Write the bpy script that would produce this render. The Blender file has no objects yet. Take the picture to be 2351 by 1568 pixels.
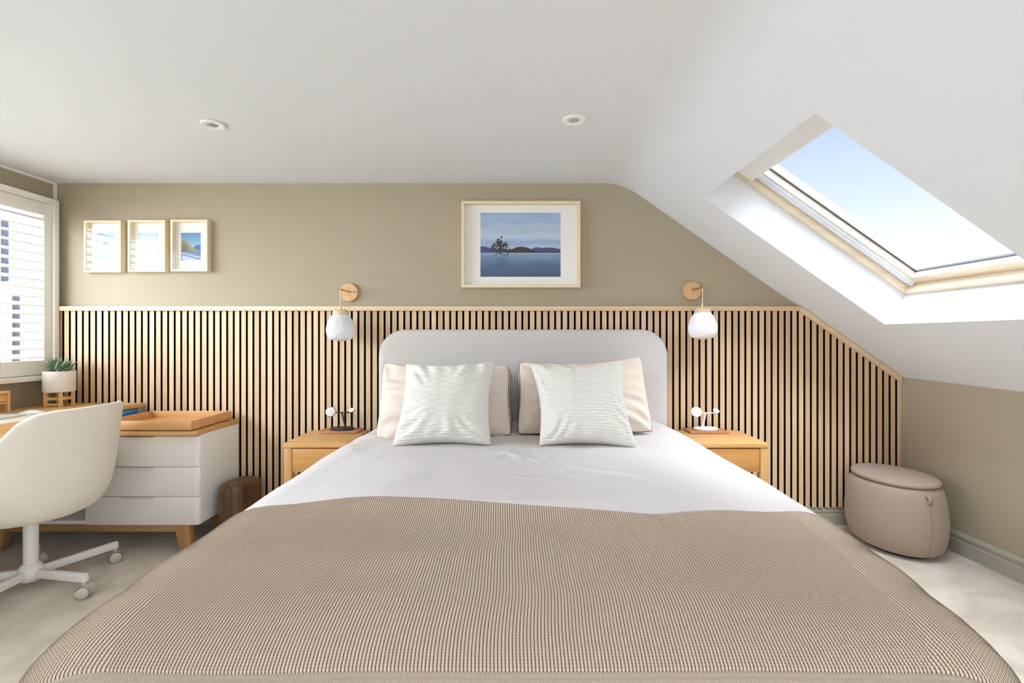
import bpy, bmesh, math, random
import numpy as np
from mathutils import Vector, Matrix, noise
random.seed(7)
SC = bpy.context.scene
COL = SC.collection
PI = math.pi
F = 1109.0; VX = 1185.0; VY = 775.0; CD = 2.95; CZ = 1.146

def W(u, v, d):
    return Vector(((u-VX)/F*d, d-CD, CZ-(v-VY)/F*d))
def Wz(u, v, z):
    d = (CZ-z)*F/(v-VY)
    return W(u, v, d)
def s2l(c):
    c = c/255.0
    return c/12.92 if c <= 0.04045 else ((c+0.055)/1.055)**2.4
def rgb(r, g, b): return (s2l(r), s2l(g), s2l(b), 1.0)

# ------------------------------------------------------------ materials
def newmat(name):
    m = bpy.data.materials.new(name); m.use_nodes = True
    nt = m.node_tree; b = nt.nodes['Principled BSDF']
    return m, nt, b
def N(nt, t, **kw):
    n = nt.nodes.new(t)
    for k, v in kw.items(): setattr(n, k, v)
    return n
def plain(name, col, rough=0.6, metal=0.0, spec=0.5, bump=None, var=0.0, varscale=3.0, sheen=0.0):
    m, nt, b = newmat(name); L = nt.links
    b.inputs['Base Color'].default_value = col
    b.inputs['Roughness'].default_value = rough
    b.inputs['Metallic'].default_value = metal
    b.inputs['Specular IOR Level'].default_value = spec
    if sheen: b.inputs['Sheen Weight'].default_value = sheen
    tc = N(nt, 'ShaderNodeTexCoord')
    if var:
        no = N(nt, 'ShaderNodeTexNoise'); no.inputs['Scale'].default_value = varscale; no.inputs['Detail'].default_value = 4
        L.new(tc.outputs['Object'], no.inputs['Vector'])
        mx = N(nt, 'ShaderNodeMix', data_type='RGBA')
        mx.inputs[6].default_value = tuple(c*(1-var) for c in col[:3])+(1,)
        mx.inputs[7].default_value = tuple(min(1, c*(1+var)) for c in col[:3])+(1,)
        L.new(no.outputs['Fac'], mx.inputs[0]); L.new(mx.outputs[2], b.inputs['Base Color'])
    if bump:
        sc, st, dist = bump
        no = N(nt, 'ShaderNodeTexNoise'); no.inputs['Scale'].default_value = sc; no.inputs['Detail'].default_value = 3
        L.new(tc.outputs['Object'], no.inputs['Vector'])
        bp = N(nt, 'ShaderNodeBump'); bp.inputs['Strength'].default_value = st; bp.inputs['Distance'].default_value = dist
        L.new(no.outputs['Fac'], bp.inputs['Height']); L.new(bp.outputs['Normal'], b.inputs['Normal'])
    return m
def wood(name, c1, c2, grain=2, rough=0.45, scale=1.0, perslat=0.0):
    """stretched-noise wood; grain axis 0/1/2"""
    m, nt, b = newmat(name); L = nt.links
    b.inputs['Roughness'].default_value = rough
    tc = N(nt, 'ShaderNodeTexCoord'); mp = N(nt, 'ShaderNodeMapping')
    s = [14*scale]*3; s[grain] = 0.9*scale
    mp.inputs['Scale'].default_value = s
    L.new(tc.outputs['Object'], mp.inputs['Vector'])
    vec = mp.outputs['Vector']
    if perslat:
        sp = N(nt, 'ShaderNodeSeparateXYZ'); L.new(tc.outputs['Object'], sp.inputs[0])
        dv = N(nt, 'ShaderNodeMath', operation='DIVIDE'); dv.inputs[1].default_value = perslat
        L.new(sp.outputs['X'], dv.inputs[0])
        fl = N(nt, 'ShaderNodeMath', operation='FLOOR'); L.new(dv.outputs[0], fl.inputs[0])
        wn = N(nt, 'ShaderNodeTexWhiteNoise', noise_dimensions='1D'); L.new(fl.outputs[0], wn.inputs['W'])
        ad = N(nt, 'ShaderNodeVectorMath', operation='ADD'); 
        ml = N(nt, 'ShaderNodeVectorMath', operation='SCALE'); ml.inputs['Scale'].default_value = 37.0
        L.new(wn.outputs['Color'], ml.inputs[0]); L.new(vec, ad.inputs[0]); L.new(ml.outputs[0], ad.inputs[1])
        vec = ad.outputs[0]
    no = N(nt, 'ShaderNodeTexNoise'); no.inputs['Scale'].default_value = 1.6; no.inputs['Detail'].default_value = 5; no.inputs['Distortion'].default_value = 0.6
    L.new(vec, no.inputs['Vector'])
    fi = N(nt, 'ShaderNodeTexNoise'); fi.inputs['Scale'].default_value = 11; fi.inputs['Detail'].default_value = 3
    L.new(vec, fi.inputs['Vector'])
    mixf = N(nt, 'ShaderNodeMix', data_type='FLOAT'); mixf.inputs[0].default_value = 0.35
    L.new(no.outputs['Fac'], mixf.inputs[2]); L.new(fi.outputs['Fac'], mixf.inputs[3])
    rp = N(nt, 'ShaderNodeValToRGB')
    rp.color_ramp.elements[0].position = 0.30; rp.color_ramp.elements[0].color = c1
    rp.color_ramp.elements[1].position = 0.68; rp.color_ramp.elements[1].color = c2
    L.new(mixf.outputs[0], rp.inputs[0])
    out = rp.outputs[0]
    if perslat:
        mx = N(nt, 'ShaderNodeMix', data_type='RGBA', blend_type='MULTIPLY'); mx.inputs[0].default_value = 1.0
        r2 = N(nt, 'ShaderNodeValToRGB')
        r2.color_ramp.elements[0].color = (0.80, 0.79, 0.78, 1); r2.color_ramp.elements[1].color = (1, 0.97, 0.93, 1)
        L.new(wn.outputs['Value'], r2.inputs[0]); L.new(out, mx.inputs[6]); L.new(r2.outputs[0], mx.inputs[7]); out = mx.outputs[2]
    L.new(out, b.inputs['Base Color'])
    bp = N(nt, 'ShaderNodeBump'); bp.inputs['Strength'].default_value = 0.15; bp.inputs['Distance'].default_value = 0.002
    L.new(fi.outputs['Fac'], bp.inputs['Height']); L.new(bp.outputs['Normal'], b.inputs['Normal'])
    return m
def glass(name, gloss=0.06, tint=(1, 1, 1, 1), k=0.5):
    m = bpy.data.materials.new(name); m.use_nodes = True; nt = m.node_tree; nt.nodes.clear(); L = nt.links
    o = N(nt, 'ShaderNodeOutputMaterial'); t = N(nt, 'ShaderNodeBsdfTransparent'); g = N(nt, 'ShaderNodeBsdfGlossy')
    t.inputs['Color'].default_value = tint
    g.inputs['Roughness'].default_value = 0.02
    fr = N(nt, 'ShaderNodeLayerWeight'); fr.inputs['Blend'].default_value = 0.5
    pw = N(nt, 'ShaderNodeMath', operation='POWER'); pw.inputs[1].default_value = 5.0; L.new(fr.outputs['Facing'], pw.inputs[0])
    ml = N(nt, 'ShaderNodeMath', operation='MULTIPLY_ADD'); ml.inputs[1].default_value = k; ml.inputs[2].default_value = gloss
    L.new(pw.outputs[0], ml.inputs[0])
    mx = N(nt, 'ShaderNodeMixShader'); L.new(ml.outputs[0], mx.inputs[0]); L.new(t.outputs[0], mx.inputs[1]); L.new(g.outputs[0], mx.inputs[2])
    L.new(mx.outputs[0], o.inputs[0]); return m
def vcol(name, rough=0.5):
    m, nt, b = newmat(name)
    a = N(nt, 'ShaderNodeAttribute'); a.attribute_name = 'print'
    nt.links.new(a.outputs['Color'], b.inputs['Base Color']); b.inputs['Roughness'].default_value = rough
    return m

M = {}
M['ceil'] = plain('ceiling_paint', rgb(229, 230, 232), 0.9, spec=0.1, bump=(30, 0.03, 0.01))
M['wall'] = plain('wall_paint', rgb(176, 164, 142), 0.85, spec=0.15, bump=(40, 0.05, 0.01))
M['skirt'] = plain('skirting_paint', rgb(172, 168, 154), 0.5)
M['white'] = plain('white_paint', rgb(246, 246, 244), 0.4)
M['shutter'] = plain('shutter_paint', rgb(240, 237, 228), 0.4)
M['slat'] = wood('slat_oak', rgb(216, 181, 138), rgb(241, 213, 176), 2, 0.5, 1.0, perslat=0.04)
M['railoak'] = wood('cap_rail_oak', rgb(220, 190, 150), rgb(236, 212, 178), 0, 0.5)
M['felt'] = plain('black_felt', rgb(11, 10, 10), 0.95, spec=0.05)
M['mdf'] = plain('black_mdf_edge', rgb(24, 20, 18), 0.9, spec=0.05)
M['oak'] = wood('honey_oak_x', rgb(196, 142, 82), rgb(224, 178, 117), 0, 0.4)
M['oakz'] = wood('honey_oak_z', rgb(196, 142, 82), rgb(224, 178, 117), 2, 0.4)
M['oakdraw'] = wood('drawer_oak', rgb(186, 128, 66), rgb(216, 162, 96), 0, 0.4, 1.3)
M['deskoak'] = wood('desk_oak', rgb(214, 166, 104), rgb(240, 200, 142), 1, 0.4)
M['deskoakz'] = wood('desk_oak_upright', rgb(214, 166, 104), rgb(240, 200, 142), 2, 0.4)
M['tray'] = wood('tray_oak', rgb(206, 150, 92), rgb(230, 182, 126), 0, 0.4)
M['birch'] = wood('birch_frame', rgb(224, 204, 170), rgb(240, 224, 194), 2, 0.5)
M['rosette'] = wood('rosette_wood', rgb(206, 158, 108), rgb(230, 190, 142), 1, 0.4)
M['capwood'] = wood('cap_wood', rgb(214, 184, 150), rgb(232, 208, 178), 0, 0.5)
M['pine'] = wood('skylight_pine', rgb(216, 196, 164), rgb(238, 222, 196), 1, 0.4)
M['pinex'] = wood('skylight_pine_x', rgb(216, 196, 164), rgb(238, 222, 196), 0, 0.4)
M['cork'] = wood('cork_board', rgb(168, 112, 70), rgb(190, 136, 92), 0, 0.6)
M['log'] = wood('log_wood', rgb(44, 28, 20), rgb(132, 96, 62), 2, 0.35, 0.9)
M['logtop'] = wood('log_top', rgb(64, 42, 30), rgb(112, 78, 50), 1, 0.3, 0.5)
M['leg_oak'] = wood('sideboard_oak', rgb(160, 118, 70), rgb(196, 152, 100), 2, 0.45)
M['railside'] = wood('sideboard_rail_oak', rgb(160, 122, 78), rgb(192, 154, 108), 0, 0.45)
M['cabinet'] = plain('cabinet_lacquer', rgb(250, 249, 248), 0.3)
M['cabfront'] = plain('drawer_front_lacquer', rgb(246, 241, 236), 0.3)
M['steel'] = plain('brushed_steel', rgb(226, 220, 210), 0.35, 0.3)
M['alu'] = plain('aluminium_channel', rgb(226, 230, 236), 0.3, 0.3)
M['darkgasket'] = plain('rubber_gasket', rgb(74, 78, 86), 0.6)
M['brass'] = plain('brass', rgb(206, 172, 104), 0.28, 1.0)
M['cord'] = plain('fabric_cord', rgb(232, 222, 200), 0.8)
M['globe'] = plain('opal_glass', rgb(240, 241, 242), 0.25)
M['black'] = plain('matt_black', rgb(38, 38, 40), 0.5)
M['whiteplastic'] = plain('white_plastic', rgb(240, 240, 243), 0.35)
M['pad'] = plain('charging_pad', rgb(232, 228, 220), 0.5)
M['headboard'] = plain('headboard_velvet', rgb(208, 202, 197), 0.85, spec=0.2, bump=(350, 0.25, 0.002), var=0.02, varscale=5, sheen=0.2)
M['duvet'] = plain('duvet_cotton', rgb(217, 210, 208), 0.8, spec=0.2, bump=(7, 0.18, 0.03))
M['pillow'] = plain('pillow_cotton', rgb(228, 213, 198), 0.75, spec=0.2, bump=(9, 0.15, 0.02))
M['piping'] = plain('dark_piping', rgb(36, 38, 48), 0.7)
M['cushion'] = plain('cushion_cotton', rgb(226, 222, 214), 0.8, spec=0.2)
M['ottoman'] = plain('ottoman_fabric', rgb(172, 154, 140), 0.9, spec=0.2, bump=(420, 0.5, 0.003), var=0.05, varscale=260, sheen=0.2)
M['seam'] = plain('seam_thread', rgb(150, 132, 118), 0.9)
M['chair'] = plain('chair_fabric', rgb(240, 232, 218), 0.9, spec=0.2, bump=(420, 0.4, 0.003), var=0.05, varscale=90, sheen=0.2)
M['chairmetal'] = plain('white_powder_coat', rgb(236, 234, 230), 0.35)
M['caster'] = plain('caster_plastic', rgb(206, 200, 190), 0.5)
M['pot'] = plain('ceramic_pot', rgb(238, 232, 224), 0.4)
M['soil'] = plain('bark_mulch', rgb(186, 146, 104), 0.9, bump=(120, 1.0, 0.01), var=0.4, varscale=90)
M['mat'] = plain('matboard', rgb(244, 240, 235), 0.8)
M['print'] = vcol('photo_print', 0.4)
M['pglass'] = glass('picture_glass', 0.012, k=0.12)
M['wglass'] = glass('window_glass', 0.02)
M['skyglass'] = glass('skylight_glass', 0.0, k=0.12)
M['rev'] = plain('reflector', rgb(180, 184, 184), 0.15, 0.6)
M['blue'] = plain('blue_fabric', rgb(38, 104, 160), 0.7)
M['greyblock'] = plain('grey_block', rgb(176, 168, 156), 0.6)
M['deskpad'] = plain('desk_mat', rgb(240, 226, 216), 0.6)
M['keys'] = plain('keyboard_keys', rgb(244, 244, 244), 0.4)
M['keybase'] = plain('keyboard_case', rgb(206, 208, 210), 0.35, 0.5)
M['facade'] = plain('white_render', rgb(216, 217, 217), 0.9)
M['farglass'] = plain('far_window', rgb(84, 90, 100), 0.6)
M['palepanel'] = plain('far_pale_panel', rgb(214, 214, 206), 0.6)
M['bedbase'] = plain('bed_base_fabric', rgb(196, 192, 186), 0.9)
M['darkcable'] = plain('cable_rubber', rgb(60, 58, 58), 0.6)

def carpet_mat():
    m, nt, b = newmat('carpet'); L = nt.links
    b.inputs['Roughness'].default_value = 0.95; b.inputs['Specular IOR Level'].default_value = 0.1
    b.inputs['Sheen Weight'].default_value = 0.25
    tc = N(nt, 'ShaderNodeTexCoord')
    a = N(nt, 'ShaderNodeTexNoise'); a.inputs['Scale'].default_value = 2.6; a.inputs['Detail'].default_value = 5; a.inputs['Distortion'].default_value = 1.6
    c = N(nt, 'ShaderNodeTexNoise'); c.inputs['Scale'].default_value = 260; c.inputs['Detail'].default_value = 2
    L.new(tc.outputs['Object'], a.inputs['Vector']); L.new(tc.outputs['Object'], c.inputs['Vector'])
    r = N(nt, 'ShaderNodeValToRGB'); r.color_ramp.elements[0].position = 0.35; r.color_ramp.elements[1].position = 0.65
    r.color_ramp.elements[0].color = rgb(208, 196, 182); r.color_ramp.elements[1].color = rgb(232, 222, 208)
    L.new(a.outputs['Fac'], r.inputs[0])
    mx = N(nt, 'ShaderNodeMix', data_type='RGBA', blend_type='MULTIPLY'); mx.inputs[0].default_value = 1
    r2 = N(nt, 'ShaderNodeValToRGB'); r2.color_ramp.elements[0].position = .3; r2.color_ramp.elements[1].position = .7
    r2.color_ramp.elements[0].color = (.84, .84, .84, 1); r2.color_ramp.elements[1].color = (1, 1, 1, 1)
    L.new(c.outputs['Fac'], r2.inputs[0]); L.new(r.outputs[0], mx.inputs[6]); L.new(r2.outputs[0], mx.inputs[7])
    L.new(mx.outputs[2], b.inputs['Base Color'])
    ad = N(nt, 'ShaderNodeMath', operation='ADD'); ml = N(nt, 'ShaderNodeMath', operation='MULTIPLY'); ml.inputs[1].default_value = 0.25
    L.new(c.outputs['Fac'], ml.inputs[0]); L.new(ml.outputs[0], ad.inputs[0]); L.new(a.outputs['Fac'], ad.inputs[1])
    bp = N(nt, 'ShaderNodeBump'); bp.inputs['Strength'].default_value = 0.5; bp.inputs['Distance'].default_value = 0.02
    L.new(ad.outputs[0], bp.inputs['Height']); L.new(bp.outputs['Normal'], b.inputs['Normal'])
    return m
M['carpet'] = carpet_mat()
def knit_mat():
    m, nt, b = newmat('knitted_wool'); L = nt.links
    b.inputs['Roughness'].default_value = 0.9; b.inputs['Specular IOR Level'].default_value = 0.15
    b.inputs['Sheen Weight'].default_value = 0.15
    uv = N(nt, 'ShaderNodeUVMap'); uv.uv_map = 'knit'
    sp = N(nt, 'ShaderNodeSeparateXYZ'); L.new(uv.outputs[0], sp.inputs[0])
    # u counts ribs, v counts stitches
    def mth(op, a, bb=None, v=None):
        n = N(nt, 'ShaderNodeMath', operation=op)
        L.new(a, n.inputs[0])
        if bb is not None: L.new(bb, n.inputs[1])
        if v is not None: n.inputs[1].default_value = v
        return n.outputs[0]
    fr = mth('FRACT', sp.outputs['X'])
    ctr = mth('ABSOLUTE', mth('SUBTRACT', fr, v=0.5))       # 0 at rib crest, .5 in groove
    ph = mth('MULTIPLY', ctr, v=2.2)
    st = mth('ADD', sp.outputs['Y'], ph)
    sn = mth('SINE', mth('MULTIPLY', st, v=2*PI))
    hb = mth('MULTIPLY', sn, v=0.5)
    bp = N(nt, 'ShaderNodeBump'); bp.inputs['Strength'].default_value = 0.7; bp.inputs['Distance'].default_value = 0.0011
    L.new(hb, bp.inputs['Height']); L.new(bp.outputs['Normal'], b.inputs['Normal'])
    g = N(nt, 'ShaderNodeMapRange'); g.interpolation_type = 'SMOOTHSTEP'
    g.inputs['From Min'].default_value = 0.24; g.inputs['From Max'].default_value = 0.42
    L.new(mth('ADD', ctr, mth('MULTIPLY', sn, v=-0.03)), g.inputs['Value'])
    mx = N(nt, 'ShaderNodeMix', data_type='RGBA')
    mx.inputs[6].default_value = rgb(236, 220, 200); mx.inputs[7].default_value = rgb(112, 86, 64)  # dark brown grooves: shade between the ribs painted into the yarn colour
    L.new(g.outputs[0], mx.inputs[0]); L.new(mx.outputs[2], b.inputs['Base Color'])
    return m
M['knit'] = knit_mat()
def hem_mat():
    m, nt, b = newmat('knit_hem'); L = nt.links
    b.inputs['Roughness'].default_value = 0.9; b.inputs['Specular IOR Level'].default_value = 0.15
    uv = N(nt, 'ShaderNodeUVMap'); uv.uv_map = 'knit'
    w = N(nt, 'ShaderNodeTexWave', wave_type='BANDS', bands_direction='X'); w.inputs['Scale'].default_value = 0.55; w.inputs['Distortion'].default_value = 0.6
    L.new(uv.outputs[0], w.inputs['Vector'])
    r = N(nt, 'ShaderNodeValToRGB'); r.color_ramp.elements[0].color = rgb(166, 150, 134); r.color_ramp.elements[1].color = rgb(194, 178, 160)
    r.color_ramp.elements[0].position = .1; r.color_ramp.elements[1].position = .5
    L.new(w.outputs['Fac'], r.inputs[0]); L.new(r.outputs[0], b.inputs['Base Color'])
    bp = N(nt, 'ShaderNodeBump'); bp.inputs['Strength'].default_value = 0.6; bp.inputs['Distance'].default_value = 0.001
    L.new(w.outputs['Fac'], bp.inputs['Height']); L.new(bp.outputs['Normal'], b.inputs['Normal'])
    return m
M['hem'] = hem_mat()
def leaf_mat():
    m, nt, b = newmat('succulent_leaf'); L = nt.links
    b.inputs['Roughness'].default_value = 0.4
    uv = N(nt, 'ShaderNodeUVMap'); uv.uv_map = 'leaf'
    sp = N(nt, 'ShaderNodeSeparateXYZ'); L.new(uv.outputs[0], sp.inputs[0])
    r = N(nt, 'ShaderNodeValToRGB'); e = r.color_ramp.elements
    e[0].position = 0; e[0].color = rgb(170, 190, 60); e[1].position = 1; e[1].color = rgb(120, 130, 90)
    x = e.new(0.28); x.color = rgb(74, 118, 66); x = e.new(0.8); x.color = rgb(66, 104, 72)
    L.new(sp.outputs['Y'], r.inputs[0])
    w = N(nt, 'ShaderNodeTexNoise'); w.inputs['Scale'].default_value = 1.0
    mp = N(nt, 'ShaderNodeMapping'); mp.inputs['Scale'].default_value = (6, 46, 1); L.new(uv.outputs[0], mp.inputs[0]); L.new(mp.outputs[0], w.inputs['Vector'])
    r2 = N(nt, 'ShaderNodeValToRGB'); r2.color_ramp.elements[0].position = .52; r2.color_ramp.elements[1].position = .66
    L.new(w.outputs['Fac'], r2.inputs[0])
    edge = N(nt, 'ShaderNodeMath', operation='GREATER_THAN'); edge.inputs[1].default_value = 0.86; L.new(sp.outputs['X'], edge.inputs[0])
    mxm = N(nt, 'ShaderNodeMath', operation='MAXIMUM')
    hh = N(nt, 'ShaderNodeMath', operation='MULTIPLY'); hh.inputs[1].default_value = .45; L.new(r2.outputs[0], hh.inputs[0])
    L.new(hh.outputs[0], mxm.inputs[0]); L.new(edge.outputs[0], mxm.inputs[1])
    mx = N(nt, 'ShaderNodeMix', data_type='RGBA'); mx.inputs[7].default_value = rgb(208, 222, 200)
    L.new(mxm.outputs[0], mx.inputs[0]); L.new(r.outputs[0], mx.inputs[6]); L.new(mx.outputs[2], b.inputs['Base Color'])
    return m
M['leaf'] = leaf_mat()

# ------------------------------------------------------------ helpers
def link(name, me, mat, parent=None, smooth=False):
    o = bpy.data.objects.new(name, me); COL.objects.link(o)
    if mat is not None:
        me.materials.append(mat)
    if parent is not None: o.parent = parent; 
    if smooth:
        for p in me.polygons: p.use_smooth = True
    return o
def place(o, parent):
    """child built in world coordinates under a moved parent"""
    o.parent = parent
    o.matrix_parent_inverse = Matrix.Translation(-parent.location)
    return o
def obj(name, bm, mat, parent=None, smooth=False, auto=None):
    me = bpy.data.meshes.new(name)
    bmesh.ops.recalc_face_normals(bm, faces=bm.faces)
    bm.to_mesh(me); bm.free()
    o = bpy.data.objects.new(name, me); COL.objects.link(o); me.materials.append(mat)
    if parent is not None: place(o, parent)
    if smooth or auto:
        me.polygons.foreach_set('use_smooth', [True]*len(me.polygons))
        if auto: me.set_sharp_from_angle(angle=math.radians(auto))
    return o
def thing(name, label, cat, loc=(0, 0, 0), group=None):
    o = bpy.data.objects.new(name, None); COL.objects.link(o); o.location = loc
    o.empty_display_size = 0.05
    o['label'] = label; o['category'] = cat
    if group: o['group'] = group
    return o
def tag(o, label, cat, group=None):
    o['label'] = label; o['category'] = cat
    if group: o['group'] = group
    return o
def struct(o):
    o['kind'] = 'structure'; return o
def box(bm, x0, x1, y0, y1, z0, z1, bev=0.0, seg=2):
    b2 = bmesh.new()
    r = bmesh.ops.create_cube(b2, size=1)
    for v in b2.verts:
        v.co = Vector(((x0+x1)/2+v.co.x*(x1-x0), (y0+y1)/2+v.co.y*(y1-y0), (z0+z1)/2+v.co.z*(z1-z0)))
    if bev: bmesh.ops.bevel(b2, geom=b2.edges[:], offset=bev, segments=seg, profile=0.5, affect='EDGES')
    merge(bm, b2); return bm
def merge(bm, b2):
    mp = {v: bm.verts.new(v.co) for v in b2.verts}
    for f in b2.faces:
        try: bm.faces.new([mp[v] for v in f.verts])
        except ValueError: pass
    b2.free()
def B(*a, **k): return box(bmesh.new(), *a, **k)
def prism(poly, axis, a0, a1, bev=0):
    """poly: 2D points; axis 'x','y','z' extrusion between a0,a1"""
    bm = bmesh.new()
    def mk(p, a):
        if axis == 'z': return (p[0], p[1], a)
        if axis == 'y': return (p[0], a, p[1])
        return (a, p[0], p[1])
    lo = [bm.verts.new(mk(p, a0)) for p in poly]; hi = [bm.verts.new(mk(p, a1)) for p in poly]
    bm.faces.new(lo); bm.faces.new(hi[::-1])
    n = len(poly)
    for i in range(n): bm.faces.new([lo[i], lo[(i+1) % n], hi[(i+1) % n], hi[i]])
    bmesh.ops.recalc_face_normals(bm, faces=bm.faces)
    if bev: bmesh.ops.bevel(bm, geom=bm.edges[:], offset=bev, segments=2, profile=0.5, affect='EDGES')
    return bm
def lathe(prof, n=48, c=(0, 0, 0), sx=1, sy=1, ribs=0, ramp=0.0):
    """prof: list of (r,z)"""
    bm = bmesh.new(); rings = []
    for r, z in prof:
        ring = []
        for i in range(n):
            a = 2*PI*i/n
            rr = r*(1+(ramp*math.cos(ribs*a) if ribs else 0))
            ring.append(bm.verts.new((c[0]+rr*math.cos(a)*sx, c[1]+rr*math.sin(a)*sy, c[2]+z)))
        rings.append(ring)
    for a, b in zip(rings, rings[1:]):
        for i in range(n): bm.faces.new([a[i], a[(i+1) % n], b[(i+1) % n], b[i]])
    bm.faces.new(rings[0][::-1]); bm.faces.new(rings[-1])
    return bm
def tube(pts, r, n=10, close=False):
    pts = [Vector(p) for p in pts]; bm = bmesh.new(); rings = []
    m = len(pts)
    for i, p in enumerate(pts):
        if close: t = pts[(i+1) % m]-pts[i-1]
        else: t = pts[min(i+1, m-1)]-pts[max(i-1, 0)]
        t.normalize()
        up = Vector((0, 0, 1)) if abs(t.z) < 0.9 else Vector((1, 0, 0))
        a = t.cross(up).normalized(); b = t.cross(a)
        rr = r[i] if isinstance(r, (list, tuple)) else r
        rings.append([bm.verts.new(p+a*rr*math.cos(2*PI*k/n)+b*rr*math.sin(2*PI*k/n)) for k in range(n)])
    pr = list(zip(rings, rings[1:]))
    if close: pr.append((rings[-1], rings[0]))
    for a, b in pr:
        for k in range(n): bm.faces.new([a[k], a[(k+1) % n], b[(k+1) % n], b[k]])
    if not close: bm.faces.new(rings[0][::-1]); bm.faces.new(rings[-1])
    return bm
def rbar(bm, p0, p1, w, h, bev=0.004):
    """rectangular bar from p0 to p1, w horizontal width, h height"""
    p0, p1 = Vector(p0), Vector(p1); t = (p1-p0); L = t.length; t.normalize()
    side = t.cross(Vector((0, 0, 1))).normalized(); up = side.cross(t)
    b2 = bmesh.new(); bmesh.ops.create_cube(b2, size=1)
    for v in b2.verts:
        v.co = (p0+p1)/2+t*v.co.x*L+side*v.co.y*w+up*v.co.z*h
    bmesh.ops.recalc_face_normals(b2, faces=b2.faces)
    if bev: bmesh.ops.bevel(b2, geom=b2.edges[:], offset=bev, segments=3, profile=0.5, affect='EDGES')
    merge(bm, b2); return bm
def gridmesh(name, P, mat, parent=None, wrap=False, uv=None, uvname='knit', color=None):
    """P: (r,c,3) numpy"""
    r, c, _ = P.shape
    me = bpy.data.meshes.new(name)
    idx = np.arange(r*c).reshape(r, c)
    q = np.stack([idx[:-1, :-1], idx[:-1, 1:], idx[1:, 1:], idx[1:, :-1]], -1).reshape(-1, 4)
    me.vertices.add(r*c); me.vertices.foreach_set('co', P.reshape(-1).astype(np.float32))
    me.loops.add(q.size); me.loops.foreach_set('vertex_index', q.reshape(-1).astype(np.int32))
    me.polygons.add(len(q)); me.polygons.foreach_set('loop_start', np.arange(0, q.size, 4, dtype=np.int32))
    me.polygons.foreach_set('use_smooth', np.ones(len(q), dtype=bool))
    if uv is not None:
        l = me.uv_layers.new(name=uvname)
        l.data.foreach_set('uv', uv.reshape(-1, 2)[q.reshape(-1)].reshape(-1).astype(np.float32))
    if color is not None:
        a = me.color_attributes.new('print', 'FLOAT_COLOR', 'POINT')
        a.data.foreach_set('color', color.reshape(-1).astype(np.float32))
    me.update(calc_edges=True); me.validate()
    o = bpy.data.objects.new(name, me); COL.objects.link(o); me.materials.append(mat)
    if parent is not None: place(o, parent)
    return o

# ============================================================ ROOM SHELL
XL, XR, YF, ZC = -2.835, 2.345, -5.0, 2.095
YW = 0.02                                  # plaster plane behind the slats
SLX0 = 0.652
def slopez(x): return ZC-0.7017*(x-SLX0)
def xr(y): return XR+0.03*(-y)             # knee wall opens slightly towards the room
# floor
struct(obj('floor', B(XL-0.3, 3.0, YF-0.2, YW+0.1, -0.08, 0.0), M['carpet']))
# back wall (profile follows the slope)
bw = [(XL-0.05, 0), (XR+0.2, 0), (XR+0.2, slopez(XR+0.2)+0.25), (SLX0, ZC+0.25), (XL-0.05, ZC+0.25)]
struct(obj('wall_back', prism(bw, 'y', YW, YW+0.12), M['wall']))
# ceiling and slope: one profile with a soft coved bend
t = 0.11; prof = []
for i in range(9):
    k = i/8.0
    p0 = (SLX0-t, ZC); p1 = (SLX0, ZC); p2 = (SLX0+t, slopez(SLX0+t))
    prof.append(((1-k)**2*p0[0]+2*k*(1-k)*p1[0]+k*k*p2[0], (1-k)**2*p0[1]+2*k*(1-k)*p1[1]+k*k*p2[1]))
bm = bmesh.new()
pts = [(XL-0.05, ZC)]+prof
# ceiling includes the bend
va = [bm.verts.new((x, YW+0.02, z)) for x, z in pts]; vb = [bm.verts.new((x, YF-0.05, z)) for x, z in pts]
for i in range(len(pts)-1): bm.faces.new([va[i], va[i+1], vb[i+1], vb[i]])
ce = struct(obj('ceiling', bm, M['ceil'], smooth=True))
# slope with skylight opening
e1 = Vector((0.8186, 0, -0.5743)); nn = Vector((0.5743, 0, 0.8186))
A0 = Vector((0.969, 0, slopez(0.969)))      # top edge of the opening (s=0)
S1 = 1.146; YA, YB = 2.50-CD, 1.565-CD       # far and near sides
def SP(s, y, p): return Vector((A0.x, y, A0.z))+e1*s+nn*p
s_top = -(0.969-(SLX0+t))/e1.x; s_bot = (2.60-0.969)/e1.x
bm = bmesh.new()
def quad(*ps): bm.faces.new([bm.verts.new(p) for p in ps])
YC, YD = -3.45, -4.40  # second roof opening, unseen behind the camera, added for fill light
ys = [YW+0.02, YA, YB, YC, YD, YF-0.05]; ss = [s_top, 0, S1, s_bot]
for i in range(5):
    for j in range(3):
        if i in (1, 3) and j == 1: continue
        quad(SP(ss[j], ys[i], 0), SP(ss[j+1], ys[i], 0), SP(ss[j+1], ys[i+1], 0), SP(ss[j], ys[i+1], 0))
RD = 0.33
quad(SP(0, YA, 0), SP(S1, YA, 0), SP(S1, YA, RD), SP(0, YA, RD))
quad(SP(0, YB, 0), SP(S1, YB, 0), SP(S1, YB, RD), SP(0, YB, RD))
quad(SP(0, YA, 0), SP(0, YB, 0), SP(0, YB, RD), SP(0, YA, RD))
quad(SP(S1, YA, 0), SP(S1, YB, 0), SP(S1, YB, RD), SP(S1, YA, RD))
for (ya, yb) in ((YC, YD),):
    quad(SP(0, ya, 0), SP(S1, ya, 0), SP(S1, ya, RD), SP(0, ya, RD)); quad(SP(0, yb, 0), SP(S1, yb, 0), SP(S1, yb, RD), SP(0, yb, RD))
    quad(SP(0, ya, 0), SP(0, yb, 0), SP(0, yb, RD), SP(0, ya, RD)); quad(SP(S1, ya, 0), SP(S1, yb, 0), SP(S1, yb, RD), SP(S1, ya, RD))
bmesh.ops.remove_doubles(bm, verts=bm.verts[:], dist=1e-4)
struct(obj('wall_slope', bm, M['ceil']))
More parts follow.
